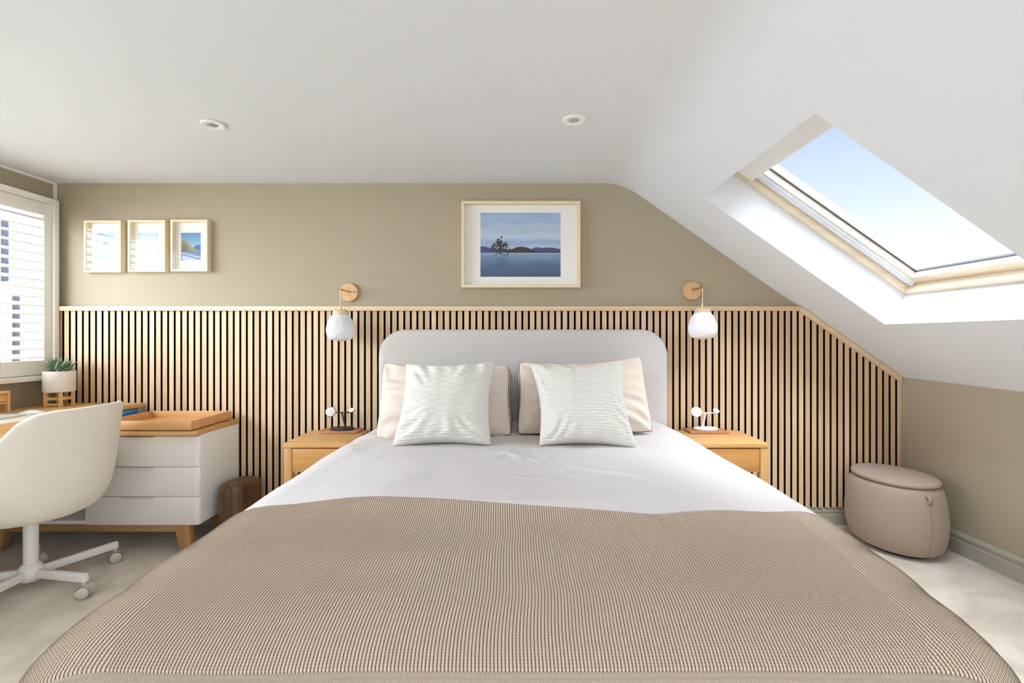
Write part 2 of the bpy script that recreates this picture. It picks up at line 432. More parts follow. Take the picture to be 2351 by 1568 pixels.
# knee wall right
bm = bmesh.new()
y0, y1 = YW+0.02, YF-0.05
pp = [(xr(y0), y0), (xr(y1), y1), (xr(y1)+0.12, y1), (xr(y0)+0.12, y0)]
lo = [bm.verts.new((x, y, -0.02)) for x, y in pp]; hi = [bm.verts.new((x, y, slopez(x)+0.02)) for x, y in pp]
bm.faces.new(lo); bm.faces.new(hi[::-1])
for i in range(4): bm.faces.new([lo[i], lo[(i+1) % 4], hi[(i+1) % 4], hi[i]])
struct(obj('wall_right', bm, M['wall']))
# left wall with window opening
WY0, WY1, WZ0, WZ1 = 0.45-CD, 2.93-CD, 0.985, 1.90
bm = bmesh.new()
for (a, b_, c, d_) in ((YF-0.05, WY0, -.02, ZC+.02), (WY1, YW+0.02, -.02, ZC+.02), (WY0, WY1, -.02, WZ0), (WY0, WY1, WZ1, ZC+.02)):
    box(bm, XL-0.05, XL, a, b_, c, d_)
struct(obj('wall_left', bm, M['wall']))
# front wall (behind the camera) with an unseen wide window opening added for fill light
bm = bmesh.new()
FX0, FX1, FZ0, FZ1 = -2.1, 1.1, 0.15, 1.98
for (a, b_, c, d_) in ((XL-.05, FX0, -.02, ZC+.03), (FX1, 3.0, -.02, ZC+.03), (FX0, FX1, -.02, FZ0), (FX0, FX1, FZ1, ZC+.03)):
    box(bm, a, b_, YF-0.15, YF, c, d_)
struct(obj('wall_front', bm, M['wall']))
fw = bmesh.new()
for x in np.linspace(FX0, FX1, 5): box(fw, x-0.03, x+0.03, YF-0.10, YF-0.04, FZ0, FZ1)
box(fw, FX0, FX1, YF-0.10, YF-0.04, FZ0, FZ0+0.06); box(fw, FX0, FX1, YF-0.10, YF-0.04, FZ1-0.06, FZ1)
struct(obj('window_added', fw, M['white']))
# skirting
def skirt_profile(bm, path_fn, n, h=0.155):
    pr = [(0, 0), (0.018, 0), (0.018, h-0.046), (0.012, h-0.043), (0.012, h-0.034), (0.016, h-0.029), (0.016, h-0.016), (0.008, h-0.006), (0.005, h), (0, h)]
    rows = []
    for i in range(n):
        base, nrm = path_fn(i/(n-1)); rows.append([bm.verts.new((base[0]+nrm[0]*q, base[1]+nrm[1]*q, z)) for q, z in pr])
    for a, b_ in zip(rows, rows[1:]):
        for k in range(len(pr)-1): bm.faces.new([a[k], a[k+1], b_[k+1], b_[k]])
bm = bmesh.new(); skirt_profile(bm, lambda k: ((XL+k*(XR-XL), YW-0.001), (0, -1)), 2, 0.108)
struct(obj('baseboard_back', bm, M['skirt'], auto=30))
bm = bmesh.new(); skirt_profile(bm, lambda k: ((xr(y0+k*(y1-y0)), y0+k*(y1-y0)), (-1, 0)), 2, 0.118)
struct(obj('baseboard_right', bm, M['skirt'], auto=30))
bm = bmesh.new(); skirt_profile(bm, lambda k: ((XL, y0+k*(y1-y0)), (1, 0)), 2, 0.118)
struct(obj('baseboard_left', bm, M['skirt'], auto=30))
# corner bead in the window corner and line under the ceiling
bm = bmesh.new(); box(bm, XL, XL+0.012, YW-0.012, YW, 1.35, ZC); box(bm, XL, XL+0.010, YF, YW, ZC-0.012, ZC)
struct(obj('trim_1', bm, M['white']))

# ============================================================ SLAT PANEL
sp = thing('slatted_wall_panel', 'wide oak slatted wall panel on black felt behind the bed', 'wall panel', (0, 0, 0.11))
PX0, PX1 = -2.80, -2.80+0.004+128*0.04+0.0285
ztop = 1.309
def paneltop(x): return min(ztop, slopez(x)-0.036)
xb = SLX0+(ZC-0.036-ztop)/0.7017
bm = prism([(PX0, 0.112), (PX1, 0.112), (PX1, paneltop(PX1)), (xb, ztop), (PX0, ztop)], 'y', 0.011, YW-0.001)
obj('felt_backing', bm, M['felt'], sp)
bm = bmesh.new(); x = PX0+0.004
while x < PX1-0.02:
    xe = min(x+0.0275, PX1)
    b2 = prism([(x, 0.109), (xe, 0.109), (xe, paneltop(xe)), (x, paneltop(x))], 'y', -0.004, 0.0115)
    merge(bm, b2); x += 0.04
so0 = obj('slats', bm, M['slat'], sp); so0.data.materials.append(M['mdf'])
for p in so0.data.polygons:
    if abs(p.normal.x) > 0.8: p.material_index = 1
rt = 0.027
obj('cap_rail', prism([(PX0-.012, ztop), (xb, ztop), (xb+.0085, ztop+rt), (PX0-.012, ztop+rt)], 'y', -0.024, YW-0.001, bev=0.0015), M['railoak'], sp, auto=40)
xe_ = XR-0.004; ze_ = ztop-0.7017*(xe_-xb)
obj('cap_rail', prism([(xb+.0005, ztop), (xe_, ze_), (xe_, ze_+.033), (xb+.009, ztop+rt)], 'y', -0.024, YW-0.001, bev=0.0015), M['railoak'], sp, auto=40)

# ============================================================ SKYLIGHT
sk = bpy.data.objects.new('window_2', None); COL.objects.link(sk); sk.location = SP(S1/2, (YA+YB)/2, 0.2); sk['kind'] = 'structure'
def sbox(bm, s0, s1, ya, yb, p0, p1, bev=0.002):
    b2 = bmesh.new(); bmesh.ops.create_cube(b2, size=1)
    for v in b2.verts:
        v.co = SP(s0+(v.co.x+.5)*(s1-s0), ya+(v.co.y+.5)*(yb-ya), p0+(v.co.z+.5)*(p1-p0))
    bmesh.ops.recalc_face_normals(b2, faces=b2.faces)
    if bev: bmesh.ops.bevel(b2, geom=b2.edges[:], offset=bev, segments=2, profile=0.5, affect='EDGES')
    merge(bm, b2)
e = 0.001
def ring(s0, s1, ya, yb, w, wb, p0, p1):
    m1, m2 = bmesh.new(), bmesh.new()
    sbox(m1, s1-wb, s1, yb, ya, p0, p1); sbox(m1, s0, s0+w, yb, ya, p0, p1)
    sbox(m2, s0, s1, ya-w, ya, p0-.0005, p1); sbox(m2, s0, s1, yb, yb+w, p0-.0005, p1)
    return m1, m2
m1, m2 = ring(e, S1-e, YA-e, YB+e, 0.030, 0.028, 0.185, 0.32)
obj('frame_side', m2, M['pinex'], sk, auto=30); obj('frame_end', m1, M['pine'], sk, auto=30)
m1, m2 = ring(0.034, S1-0.030, YA-0.034, YB+0.034, 0.052, 0.046, 0.228, 0.31)
so = obj('sash', m2, M['pinex'], sk, auto=30); so2 = obj('sash', m1, M['pine'], sk, auto=30)
bm = bmesh.new()
for sg, y_ in ((-1, YA-0.086), (1, YB+0.086)):
    sbox(bm, 0.10, S1-0.074, min(y_+sg*.001, y_+sg*.004), max(y_+sg*.001, y_+sg*.004), 0.262, 0.276, 0)
sbox(bm, S1-0.081, S1-0.077, YB+0.09, YA-0.09, 0.264, 0.276, 0)
obj('gasket', bm, M['darkgasket'], sk)
bm = bmesh.new()
for sg, y_ in ((-1, YA-0.090), (1, YB+0.090)):
    sbox(bm, 0.10, S1-0.078, min(y_, y_+sg*.012), max(y_, y_+sg*.012), 0.268, 0.280, 0)
obj('glazing_bead', bm, M['white'], sk)
bm = bmesh.new()                           # blind side channels
for sg, y_ in ((-1, YA-0.031), (1, YB+0.031)):
    sbox(bm, 0.07, S1-0.034, min(y_+sg*.010, y_+sg*.034), max(y_+sg*.010, y_+sg*.034), 0.212, 0.2275, 0.001)
    sbox(bm, 0.07, S1-0.040, min(y_+sg*.030, y_+sg*.048), max(y_+sg*.030, y_+sg*.048), 0.218, 0.2278, 0.001)
    sbox(bm, 0.07, S1-0.044, min(y_+sg*.052, y_+sg*.060), max(y_+sg*.052, y_+sg*.060), 0.2285, 0.250, 0.001)
obj('blind_channel', bm, M['alu'], sk, auto=30)
bm = bmesh.new(); sbox(bm, 0.036, 0.150, YB+0.033, YA-0.033, 0.190, 0.250, 0.004)
obj('blind_cassette', bm, M['white'], sk, auto=30)
bm = bmesh.new(); quad(SP(0.08, YB+.085, .276), SP(S1-.07, YB+.085, .276), SP(S1-.07, YA-.085, .276), SP(.08, YA-.085, .276))
obj('pane', bm, M['skyglass'], sk)

# ============================================================ LEFT WINDOW: SHUTTER
sh = bpy.data.objects.new('window_1', None); COL.objects.link(sh); sh.location = (XL, (WY0+WY1)/2, 0.915); sh['kind'] = 'structure'
FYa, FYb = 2.932-CD, 0.40-CD
bm = bmesh.new(); xf0, xf1 = XL+0.001, -2.772
box(bm, xf0, xf1, FYa-0.030, FYa, 0.93, 1.975, 0.003); box(bm, xf0, xf1, FYb, FYb+0.03, 0.93, 1.975, 0.003)
box(bm, xf0, xf1-.0004, FYb+.029, FYa-.029, 1.943, 1.975, 0.0)
obj('window_frame', bm, M['shutter'], sh, auto=30)
b2 = B(xf0, -2.748, FYb-0.02, FYa+0.004, 0.897, 0.925, bev=0.003); obj('window_sill', b2, M['shutter'], sh, auto=30)
# shutter panels
def shutter(ya, yb):
    px0, px1 = XL+0.012, XL+0.045
    f = bmesh.new()
    box(f, px0, px1, ya-0.045, ya, 0.928, 1.941, 0.002); box(f, px0, px1, yb, yb+0.045, 0.928, 1.941, 0.002)
    box(f, px0, px1, yb+.04, ya-.04, 0.928, 1.012, 0.002); box(f, px0, px1, yb+.04, ya-.04, 1.872, 1.941, 0.002)
    p = obj('shutter_panel', f, M['shutter'], sh, auto=30)
    lv = bmesh.new(); n = 17; pitch = (1.872-1.012)/n; cx = XL+0.020
    tilt = math.radians(22)
    for i in range(n):
        zc = 1.012+pitch*(i+0.5)
        poly = []
        for k in range(14):
            a = 2*PI*k/14; lx = 0.031*math.cos(a); lz = 0.0048*math.sin(a)
            poly.append((cx+lx*math.cos(tilt)+lz*math.sin(tilt), zc-lx*math.sin(tilt)+lz*math.cos(tilt)))
        merge(lv, prism(poly, 'y', yb+0.047, ya-0.047))
    l = obj('louvres', lv, M['shutter'], p, auto=40)
    l.matrix_parent_inverse = Matrix.Identity(4)
    l.parent = p; l.matrix_parent_inverse = Matrix.Identity(4)
shutter(FYa-0.031, FYa-0.86); shutter(FYa-0.862, FYa-1.69); shutter(FYa-1.692, FYb+0.031)
bm = bmesh.new(); ca, cb_ = XL-0.048, XL-0.016
box(bm, ca, cb_, WY0, WY1, WZ0, WZ0+0.02); box(bm, ca, cb_, WY0, WY1, WZ1-0.02, WZ1)
for y in (WY0, 1.10-CD, 1.75-CD, WY1-0.014): box(bm, ca, cb_, y, y+(0.014 if y > -.1 else .05), WZ0, WZ1)
obj('casement', bm, M['white'], sh)
bm = bmesh.new(); xg = XL-0.032; quad((xg, WY0+.01, WZ0+.01), (xg, WY1-.01, WZ0+.01), (xg, WY1-.01, WZ1-.01), (xg, WY0+.01, WZ1-.01))
obj('pane', bm, M['wglass'], sh)

# outside: neighbouring white building
nb = thing('neighbouring_building', 'white rendered building outside seen between the shutter louvres', 'building', (-9.0, 3, -3))
obj('facade', B(-9.4, -9.0, -8, 16, -3, 4.2), M['facade'], nb)
def facade_rect(u0, u1, v0, v1):
    X = -9.0
    da = X*F/(u0-VX); db = X*F/(u1-VX)
    z0 = CZ-(v1-VY)/F*(da+db)/2; z1 = CZ-(v0-VY)/F*(da+db)/2
    return min(da, db)-CD, max(da, db)-CD, z0, z1
for (u0, u1, v0, v1, mt, nm) in ((2, 12, 505, 645, 'farglass', 'window'), (28, 38, 680, 832, 'farglass', 'window'), (2, 10, 700, 832, 'palepanel', 'window'),
                             (52, 60, 520, 650, 'palepanel', 'window'), (67, 79, 520, 640, 'palepanel', 'window'), (84, 94, 500, 850, 'palepanel', 'pilaster'), (48, 80, 700, 835, 'palepanel', 'door')):
    ya, yb, z0, z1 = facade_rect(u0, u1, v0, v1)
    obj(nm, B(-9.0, -8.94, ya, yb, z0, z1), M[mt], nb)

# ============================================================ BED
BX = 0.04
bed = thing('bed', 'double bed with rounded pale grey upholstered headboard against the slatted panel', 'bed', (BX, -1.1, 0))
# headboard
hx0, hx1, hz = -0.812, 0.894, 1.193; R = 0.155
def hb_outline(inset):
    pts = [(hx0+inset, 0.05), (hx1-inset, 0.05)]
    for i in range(13):
        a = i/12*PI/2; pts.append((hx1-R+(R-inset)*math.cos(a), hz-R+(R-inset)*math.sin(a)))
    for i in range(13):
        a = PI/2+i/12*PI/2; pts.append((hx0+R+(R-inset)*math.cos(a), hz-R+(R-inset)*math.sin(a)))
    return pts
bm = bmesh.new(); rings = []
for inset, y in ((0.0, -0.030), (0.0, -0.092), (0.004, -0.106), (0.012, -0.115), (0.025, -0.121), (0.05, -0.1235)):
    rings.append([bm.verts.new((x, y, z)) for x, z in hb_outline(inset)])
for a, b_ in zip(rings, rings[1:]):
    n = len(a)
    for i in range(n): bm.faces.new([a[i], a[(i+1) % n], b_[(i+1) % n], b_[i]])
bm.faces.new(rings[0]); bm.faces.new(rings[-1])
obj('headboard', bm, M['headboard'], bed, auto=50)
obj('bed_base', B(BX-0.78, BX+0.78, -2.03, -0.125, 0.06, 0.32, bev=0.02), M['bedbase'], bed, auto=40)
obj('mattress', B(BX-0.77, BX+0.77, -2.02, -0.130, 0.322, 0.535, bev=0.04, seg=4), M['white'], bed, auto=40)
for sx in (-0.7, 0.7):
    for yy in (-1.95, -0.25): obj('leg', lathe([(0.02, 0.0), (0.025, 0.062)], 16, (BX+sx, yy, 0)), M['black'], bed, auto=40)

def interp(d, tab):
    return np.interp(d, [a[0] for a in tab], [a[1] for a in tab])
WLt = [(0.82, .90), (0.9, .92), (1.3, .926), (1.5, .932), (1.9, .915), (2.3, .885), (2.8, .845)]
WRt = [(0.82, .90), (0.9, .94), (1.1, .958), (1.35, .995), (1.5, 1.008), (1.9, .985), (2.3, .955), (2.8, .925)]
Tt = [(0.8, .600), (1.0, .602), (1.25, .604), (1.37, .607), (1.41, .618), (1.455, .645), (1.55, .650), (2.0, .648), (2.2, .641), (2.8, .642)]
def smooth_tab(tab):
    ds = np.linspace(0.7, 2.9, 441); v = interp(ds, tab)
    k = np.hanning(9); k /= k.sum(); v2 = np.convolve(np.pad(v, 4, mode='edge'), k, 'valid')
    return ds, v2
TEt = [(0.8, .600), (1.5, .606), (2.0, .630), (2.4, .648), (2.8, .652)]
_TE = smooth_tab(TEt); _T = smooth_tab(Tt); _WL = smooth_tab(WLt); _WR = smooth_tab(WRt)
def vnoise(X, Y, seed=0.0):
    """cheap smooth noise"""
    r = np.zeros_like(X)
    rs = np.random.RandomState(int(seed*10)+3)
    for k in range(9):
        a = rs.uniform(0, 2*PI); f = rs.uniform(0.6, 1.6); ph = rs.uniform(0, 2*PI)
        r += np.sin((X*math.cos(a)+Y*math.sin(a))*f*2*PI+ph)
    return r/9*1.6
FOOTP = [(1.06, 0), (1.0, .003), (.95, .010), (.91, .022), (.88, .036), (.86, .052), (.845, .072), (.835, .10), (.83, .14), (.828, .30)]
def footpath(t):
    """t: path length from d=1.06 towards the foot → d, drop"""
    L = [0]
    for a, b_ in zip(FOOTP, FOOTP[1:]): L.append(L[-1]+math.hypot(a[0]-b_[0], a[1]-b_[1]))
    return np.interp(t, L, [p[0] for p in FOOTP]), np.interp(t, L, [p[1] for p in FOOTP]), L[-1]
FL = footpath(0)[2]
def bedsurf(S, Tq, off, side_drop, rough=1.0):
    """S: signed arc length from centre (m), Tq: path coordinate from head (d=2.82) → positions"""
    flat = 2.82-1.06
    t = np.clip(Tq-flat, 0, None)
    dd, drop, _ = footpath(t)
    d = np.where(Tq < flat, 2.82-Tq, dd); drop = np.where(Tq < flat, 0, drop)
    Wd = np.where(S < 0, np.interp(d, *_WL), np.interp(d, *_WR)) - off*0
    Wd = Wd - 0.30*np.clip(drop-0.02, 0, .12)
    Tc = np.interp(d, *_T); Te = np.interp(d, *_TE)
    q_ = np.clip((np.abs(S)-0.40)/0.42, 0, 1); q_ = q_*q_*(3-2*q_)
    T = Tc*(1-q_)+Te*q_
    rx, rz = 0.18, 0.12
    q = PI/2*math.sqrt((rx*rx+rz*rz)/2)
    s = np.abs(S); cx = 0.0
    fl = Wd-rx
    th = np.clip((s-fl)/q, 0, 1)*PI/2
    x = np.where(s < fl, s, fl+rx*np.sin(th)); z = T-rz*(1-np.cos(th))
    ext = np.clip(s-fl-q, 0, None)
    z = z-ext; x = x-ext*0.10
    x = x+off*np.sin(th); z = z+off*np.cos(th)
    sg = np.where(S < 0, -1, 1)
    X = sg*x; Y = d-CD - off*np.clip(drop/0.1, 0, 1); Z = z-drop
    # undulation
    Z = Z+rough*0.004*vnoise(X*1.1, Y*1.1, .3)*np.cos(th)
    X = X+rough*0.004*vnoise(S*0.5+5, Tq*1.6, .9)*np.sin(th)
    Z = np.maximum(Z, 0.16+0.01*np.sin(X*9))
    return np.stack([X, Y, Z], -1)
# duvet
ns, ntt = 330, 300
sv = np.linspace(-1.27, 1.30, ns); tv = np.linspace(0, 2.82-1.06+FL-0.06, ntt)
S, Tq = np.meshgrid(sv, tv)
P = bedsurf(S, Tq, 0.0, 0.3)
wr = np.zeros_like(S)
def crease(x0, d0, x1, d1, w, h):
    global wr
    px, py = P[..., 0], P[..., 1]+CD
    vx, vy = x1-x0, d1-d0; L = math.hypot(vx, vy); vx /= L; vy /= L
    al = (px-x0)*vx+(py-d0)*vy; ac = -(px-x0)*vy+(py-d0)*vx
    ac = ac+0.01*np.sin(al*14+x0*7)
    env = np.exp(-((al-L/2)/(L*0.42))**4)
    wr += h*env*np.exp(-(ac/w)**2)
rc = random.Random(5)
for k in range(46):
    x0 = rc.uniform(-.8, .85); d0 = rc.uniform(1.5, 2.6); a = rc.uniform(-0.5, .3)+(PI*0.75 if x0 > 0 else PI*0.3); L = rc.uniform(.12, .42)
    crease(x0, d0, x0+L*math.cos(a), d0+L*math.sin(a), rc.uniform(.008, .022), rc.uniform(.0015, .0042))
crease(0.30, 1.62, 0.62, 1.56, .012, .006); crease(0.25, 1.80, 0.58, 1.55, .014, .006); crease(-.05, 1.72, .25, 1.62, .012, .004)
crease(-.83, 2.5, -.62, 2.3, .03, .005); crease(-.80, 2.3, -.70, 2.05, .03, .005); crease(.66, 2.6, .86, 2.35, .03, .005)
dampen = 1-np.clip((Tq+0.10-(2.82-1.475)+0.12)/0.10, 0, 1)*0.85
P[..., 2] += (wr + 0.0035*vnoise(P[..., 0]*3, P[..., 1]*3, 2.))*dampen
FRX, FRY = [-1.2, -1.0, -.75, -.45, 0, .4, .75, 1.0, 1.3], [.07, .06, .04, .005, -.026, -.062, -.01, .03, .05]
under = np.clip((Tq-(2.82-1.475)+np.interp(S, FRX, FRY)-0.012)/0.035, 0, 1); P[..., 2] -= 0.03*under; P[..., 0] -= 0.03*under*np.sign(P[..., 0])*(np.abs(P[..., 0]) > .5)
P[..., 1] += 0.03*np.clip((Tq-1.80)/.15, 0, 1)
dv = tag(gridmesh('duvet', P, M['duvet']), 'smooth white cotton duvet spread over the bed under the knitted blanket', 'duvet')
md = dv.modifiers.new('thick', 'SOLIDIFY'); md.thickness = 0.012; md.offset = -1
# blanket
pitch = 0.0066; sub = 6
n_r = int(2.62/pitch); sv = (np.arange(n_r*sub+1)/sub-n_r/2)*pitch
T0 = 2.82-1.475; T1 = 2.82-1.06+FL-0.02
tv = np.concatenate([np.arange(T0, 2.82-1.06+0.205, 0.0065), np.arange(2.82-1.06+0.205, T1, 0.0022)])
S, Tq = np.meshgrid(sv, tv)
ribph = (S/pitch)
Sw = S+0.010*vnoise(S*0.7+1, Tq*1.5, 5.)+0.0035*vnoise(S*2.0, Tq*4, 7.)
front = np.interp(S, FRX, FRY)+0.0015*np.sin(S*9)
Tw = Tq-(front)*np.clip(1-(Tq-T0)/0.5, 0, 1)
P = bedsurf(Sw, Tw, 0.014, 0.3, 1.0)
# soft waves
P[..., 2] += 0.006*np.exp(-((P[..., 1]+CD-1.18-0.03*np.sin(P[..., 0]*4))/0.07)**2)-0.004*np.exp(-((P[..., 1]+CD-1.08)/0.05)**2)+0.002*vnoise(P[..., 0]*2.2, P[..., 1]*3, 11.)
du = np.gradient(P, axis=1); dt = np.gradient(P, axis=0)
nm = np.cross(du, dt); nm /= np.linalg.norm(nm, axis=-1, keepdims=True)+1e-9
nm[nm[..., 2] < 0] *= 1
sgn = np.sign(nm[nm.shape[0]//2, nm.shape[1]//2, 2]); nm *= sgn
hemT = 2.82-1.06+0.216
mask = 1-np.clip((Tq-hemT+0.006)/0.006, 0, 1)
ribh = (np.cos((ribph+0.5-np.floor(ribph+0.5)-.5)*2*PI)*0.5+0.5)**0.8
disp = 0.0034*ribh*mask
hl = (Tq-hemT)
disp = disp+np.where(hl > 0, 0.0006+0.0030*np.abs(np.sin(PI*hl/0.0085))**.7, 0)
P = P+nm*disp[..., None]
edge = np.exp(-((Tq-T0)/0.006)**2)[..., None]; P = P-nm*edge*0.009
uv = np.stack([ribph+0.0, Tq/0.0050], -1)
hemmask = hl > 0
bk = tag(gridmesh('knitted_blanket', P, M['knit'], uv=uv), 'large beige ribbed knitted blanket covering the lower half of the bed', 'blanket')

bk.data.materials.append(M['hem'])
rowhem = np.repeat((tv[:-1] > hemT-0.001).astype(np.int32), len(sv)-1)
bk.data.polygons.foreach_set('material_index', rowhem)
# ------------------------------------------------------------ pillows
def cushion(name, corners, depths, th, mat, label, cat, group, n=70, pinch=0.05, ripple=False, seed=1, piping=False, wr=0.004, flat_exp=0.42, sagtop=0.0, corner=0.045):
    """corners px TL,TR,BR,BL"""
    TL, TR, BR, BL = [W(c[0], c[1], d) for c, d in zip(corners, depths)]
    cen = (TL+TR+BR+BL)/4
    root = thing(name, label, cat, (cen.x, cen.y, min(BL.z, BR.z)), group)
    s = np.sin(np.linspace(-1, 1, n)*PI/2*0.96)/math.sin(PI/2*0.96) if not ripple else np.linspace(-1, 1, n)
    if ripple:
        s = np.sign(s)*(1-(1-np.abs(s))**1.3)
    Sx, Tz = np.meshgrid(s, s)     # Tz: -1 bottom .. 1 top
    px = Sx*(1-pinch*(1-Sx*Sx)*0-pinch*(1-Tz**2)*np.abs(Sx)**3)
    pz = Tz*(1-pinch*(1-Sx**2)*np.abs(Tz)**3)-sagtop*(1-Sx**2)*np.clip(Tz, 0, 1)**2
    cr = corner*(np.abs(Sx)**5)*(np.abs(Tz)**5)
    px = px*(1-cr); pz = pz*(1-cr)
    a, b_ = (px+1)/2, (pz+1)/2
    def vec(v): return np.array(v)
    Pm = ((1-a)*(1-b_))[..., None]*vec(BL)+(a*(1-b_))[..., None]*vec(BR)+((1-a)*b_)[..., None]*vec(TL)+(a*b_)[..., None]*vec(TR)
    nrm = (TR-TL+BR-BL).cross(TL-BL+TR-BR).normalized()
    if nrm.y > 0: nrm = -nrm         # towards the camera
    prof = ((1-Sx**2).clip(0)*(1-Tz**2).clip(0))**flat_exp
    prof = prof*(1-0.12*Tz)
    e_w = np.minimum(1-np.abs(Sx), 1-np.abs(Tz))
    nz = vnoise(Sx*1.3+seed, Tz*1.3, seed)*wr*np.clip(e_w*5, 0, 1)
    rad = np.sqrt(Sx**2+Tz**2)
    ang = np.arctan2(Tz, Sx)
    fold = wr*1.1*np.sin(ang*17+vnoise(Sx, Tz, seed+1)*4)*np.clip(rad-.45, 0, 1)*np.clip(e_w*6, 0, 1)*2
    D = prof*th*0.5+nz+fold*0.8
    if ripple:
        wdt = (BR-BL).length; hgt = (TL-BL).length
        xx = Sx*wdt/2; zz = Tz*hgt/2
        ph = 2*PI*zz/0.0150+1.1*np.sin(2*PI*xx/0.085+PI*np.floor(zz/0.0150+0.25))+0.8*vnoise(xx*7, zz*7, seed+4)
        D = D+0.0026*np.sin(ph)*np.clip(e_w*12, 0, 1)
    Pf = Pm+np.array(nrm)*D[..., None]
    Pb = Pm-np.array(nrm)*(prof*th*0.42)[..., None]
    bmn = 'cover'
    o1 = gridmesh(bmn, Pf, mat); o2 = gridmesh(bmn, Pb[:, ::-1], mat)
    bm = bmesh.new(); bm.from_mesh(o1.data); bm.from_mesh(o2.data)
    bmesh.ops.remove_doubles(bm, verts=bm.verts[:], dist=1e-5)
    me = o1.data; bm.to_mesh(me); bm.free(); bpy.data.objects.remove(o2)
    me.polygons.foreach_set('use_smooth', [True]*len(me.polygons)); 
    place(o1, root)
    if piping:
        E = [tuple(Pm[0, i]) for i in range(n)]+[tuple(Pm[i, -1]) for i in range(1, n)]+[tuple(Pm[-1, i]) for i in range(n-2, -1, -1)]+[tuple(Pm[i, 0]) for i in range(n-2, 0, -1)]
        obj('piping', tube(E, 0.0024, 6, close=True), M['piping'], root, smooth=True)
    return root
cushion('pillow', [(884, 842), (1176, 848), (1182, 985), (880, 985)], [2.745, 2.745, 2.62, 2.62], 0.13, M['pillow'], 'cream pillow at the very back on the left against the headboard, mostly hidden', 'pillow', 'cream piped pillows', piping=True, seed=21)
cushion('pillow', [(1184, 845), (1470, 842), (1480, 975), (1184, 980)], [2.745, 2.745, 2.62, 2.62], 0.13, M['pillow'], 'cream pillow at the very back on the right against the headboard, mostly hidden', 'pillow', 'cream piped pillows', piping=True, seed=31)
cushion('pillow', [(877, 831), (1172, 838), (1178, 1001), (858, 1018)], [2.66, 2.62, 2.43, 2.36], 0.19, M['pillow'], 'cream cotton pillow with dark piping behind the left white cushion', 'pillow', 'cream piped pillows', piping=True, seed=2, wr=0.010, sagtop=0.08)
cushion('pillow', [(1189, 829), (1476, 816), (1503, 994), (1184, 1000)], [2.62, 2.66, 2.42, 2.43], 0.19, M['pillow'], 'cream cotton pillow with dark piping behind the right white cushion', 'pillow', 'cream piped pillows', piping=True, seed=6, wr=0.010, sagtop=0.16)
cushion('cushion', [(929, 832), (1143, 826), (1131, 1026), (896, 1029)], [2.42, 2.42, 2.19, 2.19], 0.19, M['cushion'], 'white textured square cushion standing on the left half of the bed', 'cushion', 'white rippled cushions', n=260, ripple=True, seed=3, pinch=0.13, wr=0.006, sagtop=0.05)
cushion('cushion', [(1213, 833), (1431, 830), (1468, 1033), (1234, 1028)], [2.42, 2.42, 2.17, 2.19], 0.19, M['cushion'], 'white textured square cushion standing on the right half of the bed', 'cushion', 'white rippled cushions', n=260, ripple=True, seed=9, pinch=0.15, wr=0.006, sagtop=0.06)

# ============================================================ NIGHTSTANDS
def nightstand(x0, x1, label):
    y0, y1 = -0.40, -0.030; zt = 0.587
    r = thing('nightstand', label, 'nightstand', ((x0+x1)/2, (y0+y1)/2, 0), 'oak nightstands beside the bed')
    obj('top', B(x0, x1, y0, y1, zt-0.024, zt, bev=0.003), M['oak'], r, auto=40)
    w = 0.042
    for (xa, ya) in ((x0+.003, y0+.004), (x1-.003-w, y0+.004), (x0+.003, y1-.004-w), (x1-.003-w, y1-.004-w)):
        obj('leg', B(xa, xa+w, ya, ya+w, 0, zt-0.0245, bev=0.008, seg=3), M['oakz'], r, auto=50)
    d = obj('drawer', B(x0+.003+w+.003, x1-.003-w-.003, y0+0.006, y1-.05, 0.433, zt-0.030, bev=0.002), M['oakdraw'], r, auto=40)
    for (qa, qb) in ((x0+.010, x0+.028), (x1-.028, x1-.010)): obj('side_rail', B(qa, qb, y0+.046, y1-.048, .44, zt-.0245), M['oak'], r)
    return r
nightstand(-1.233, -0.893, 'honey oak nightstand with one drawer on the left of the bed')
nightstand(0.958, 1.336, 'honey oak nightstand with one drawer on the right of the bed')
def board(x0, x1, y0, y1, label):
    o = obj('wooden_board', B(x0, x1, y0, y1, 0.5872, 0.600, bev=0.003), M['cork'], auto=40)
    return tag(o, label, 'board', 'small boards under the charging stands')
board(-1.150, -0.925, -0.142, -0.030, 'thin brown board on left nightstand under the black charging stand')
board(1.010, 1.238, -0.152, -0.030, 'thin brown board on right nightstand under the white charging stand')
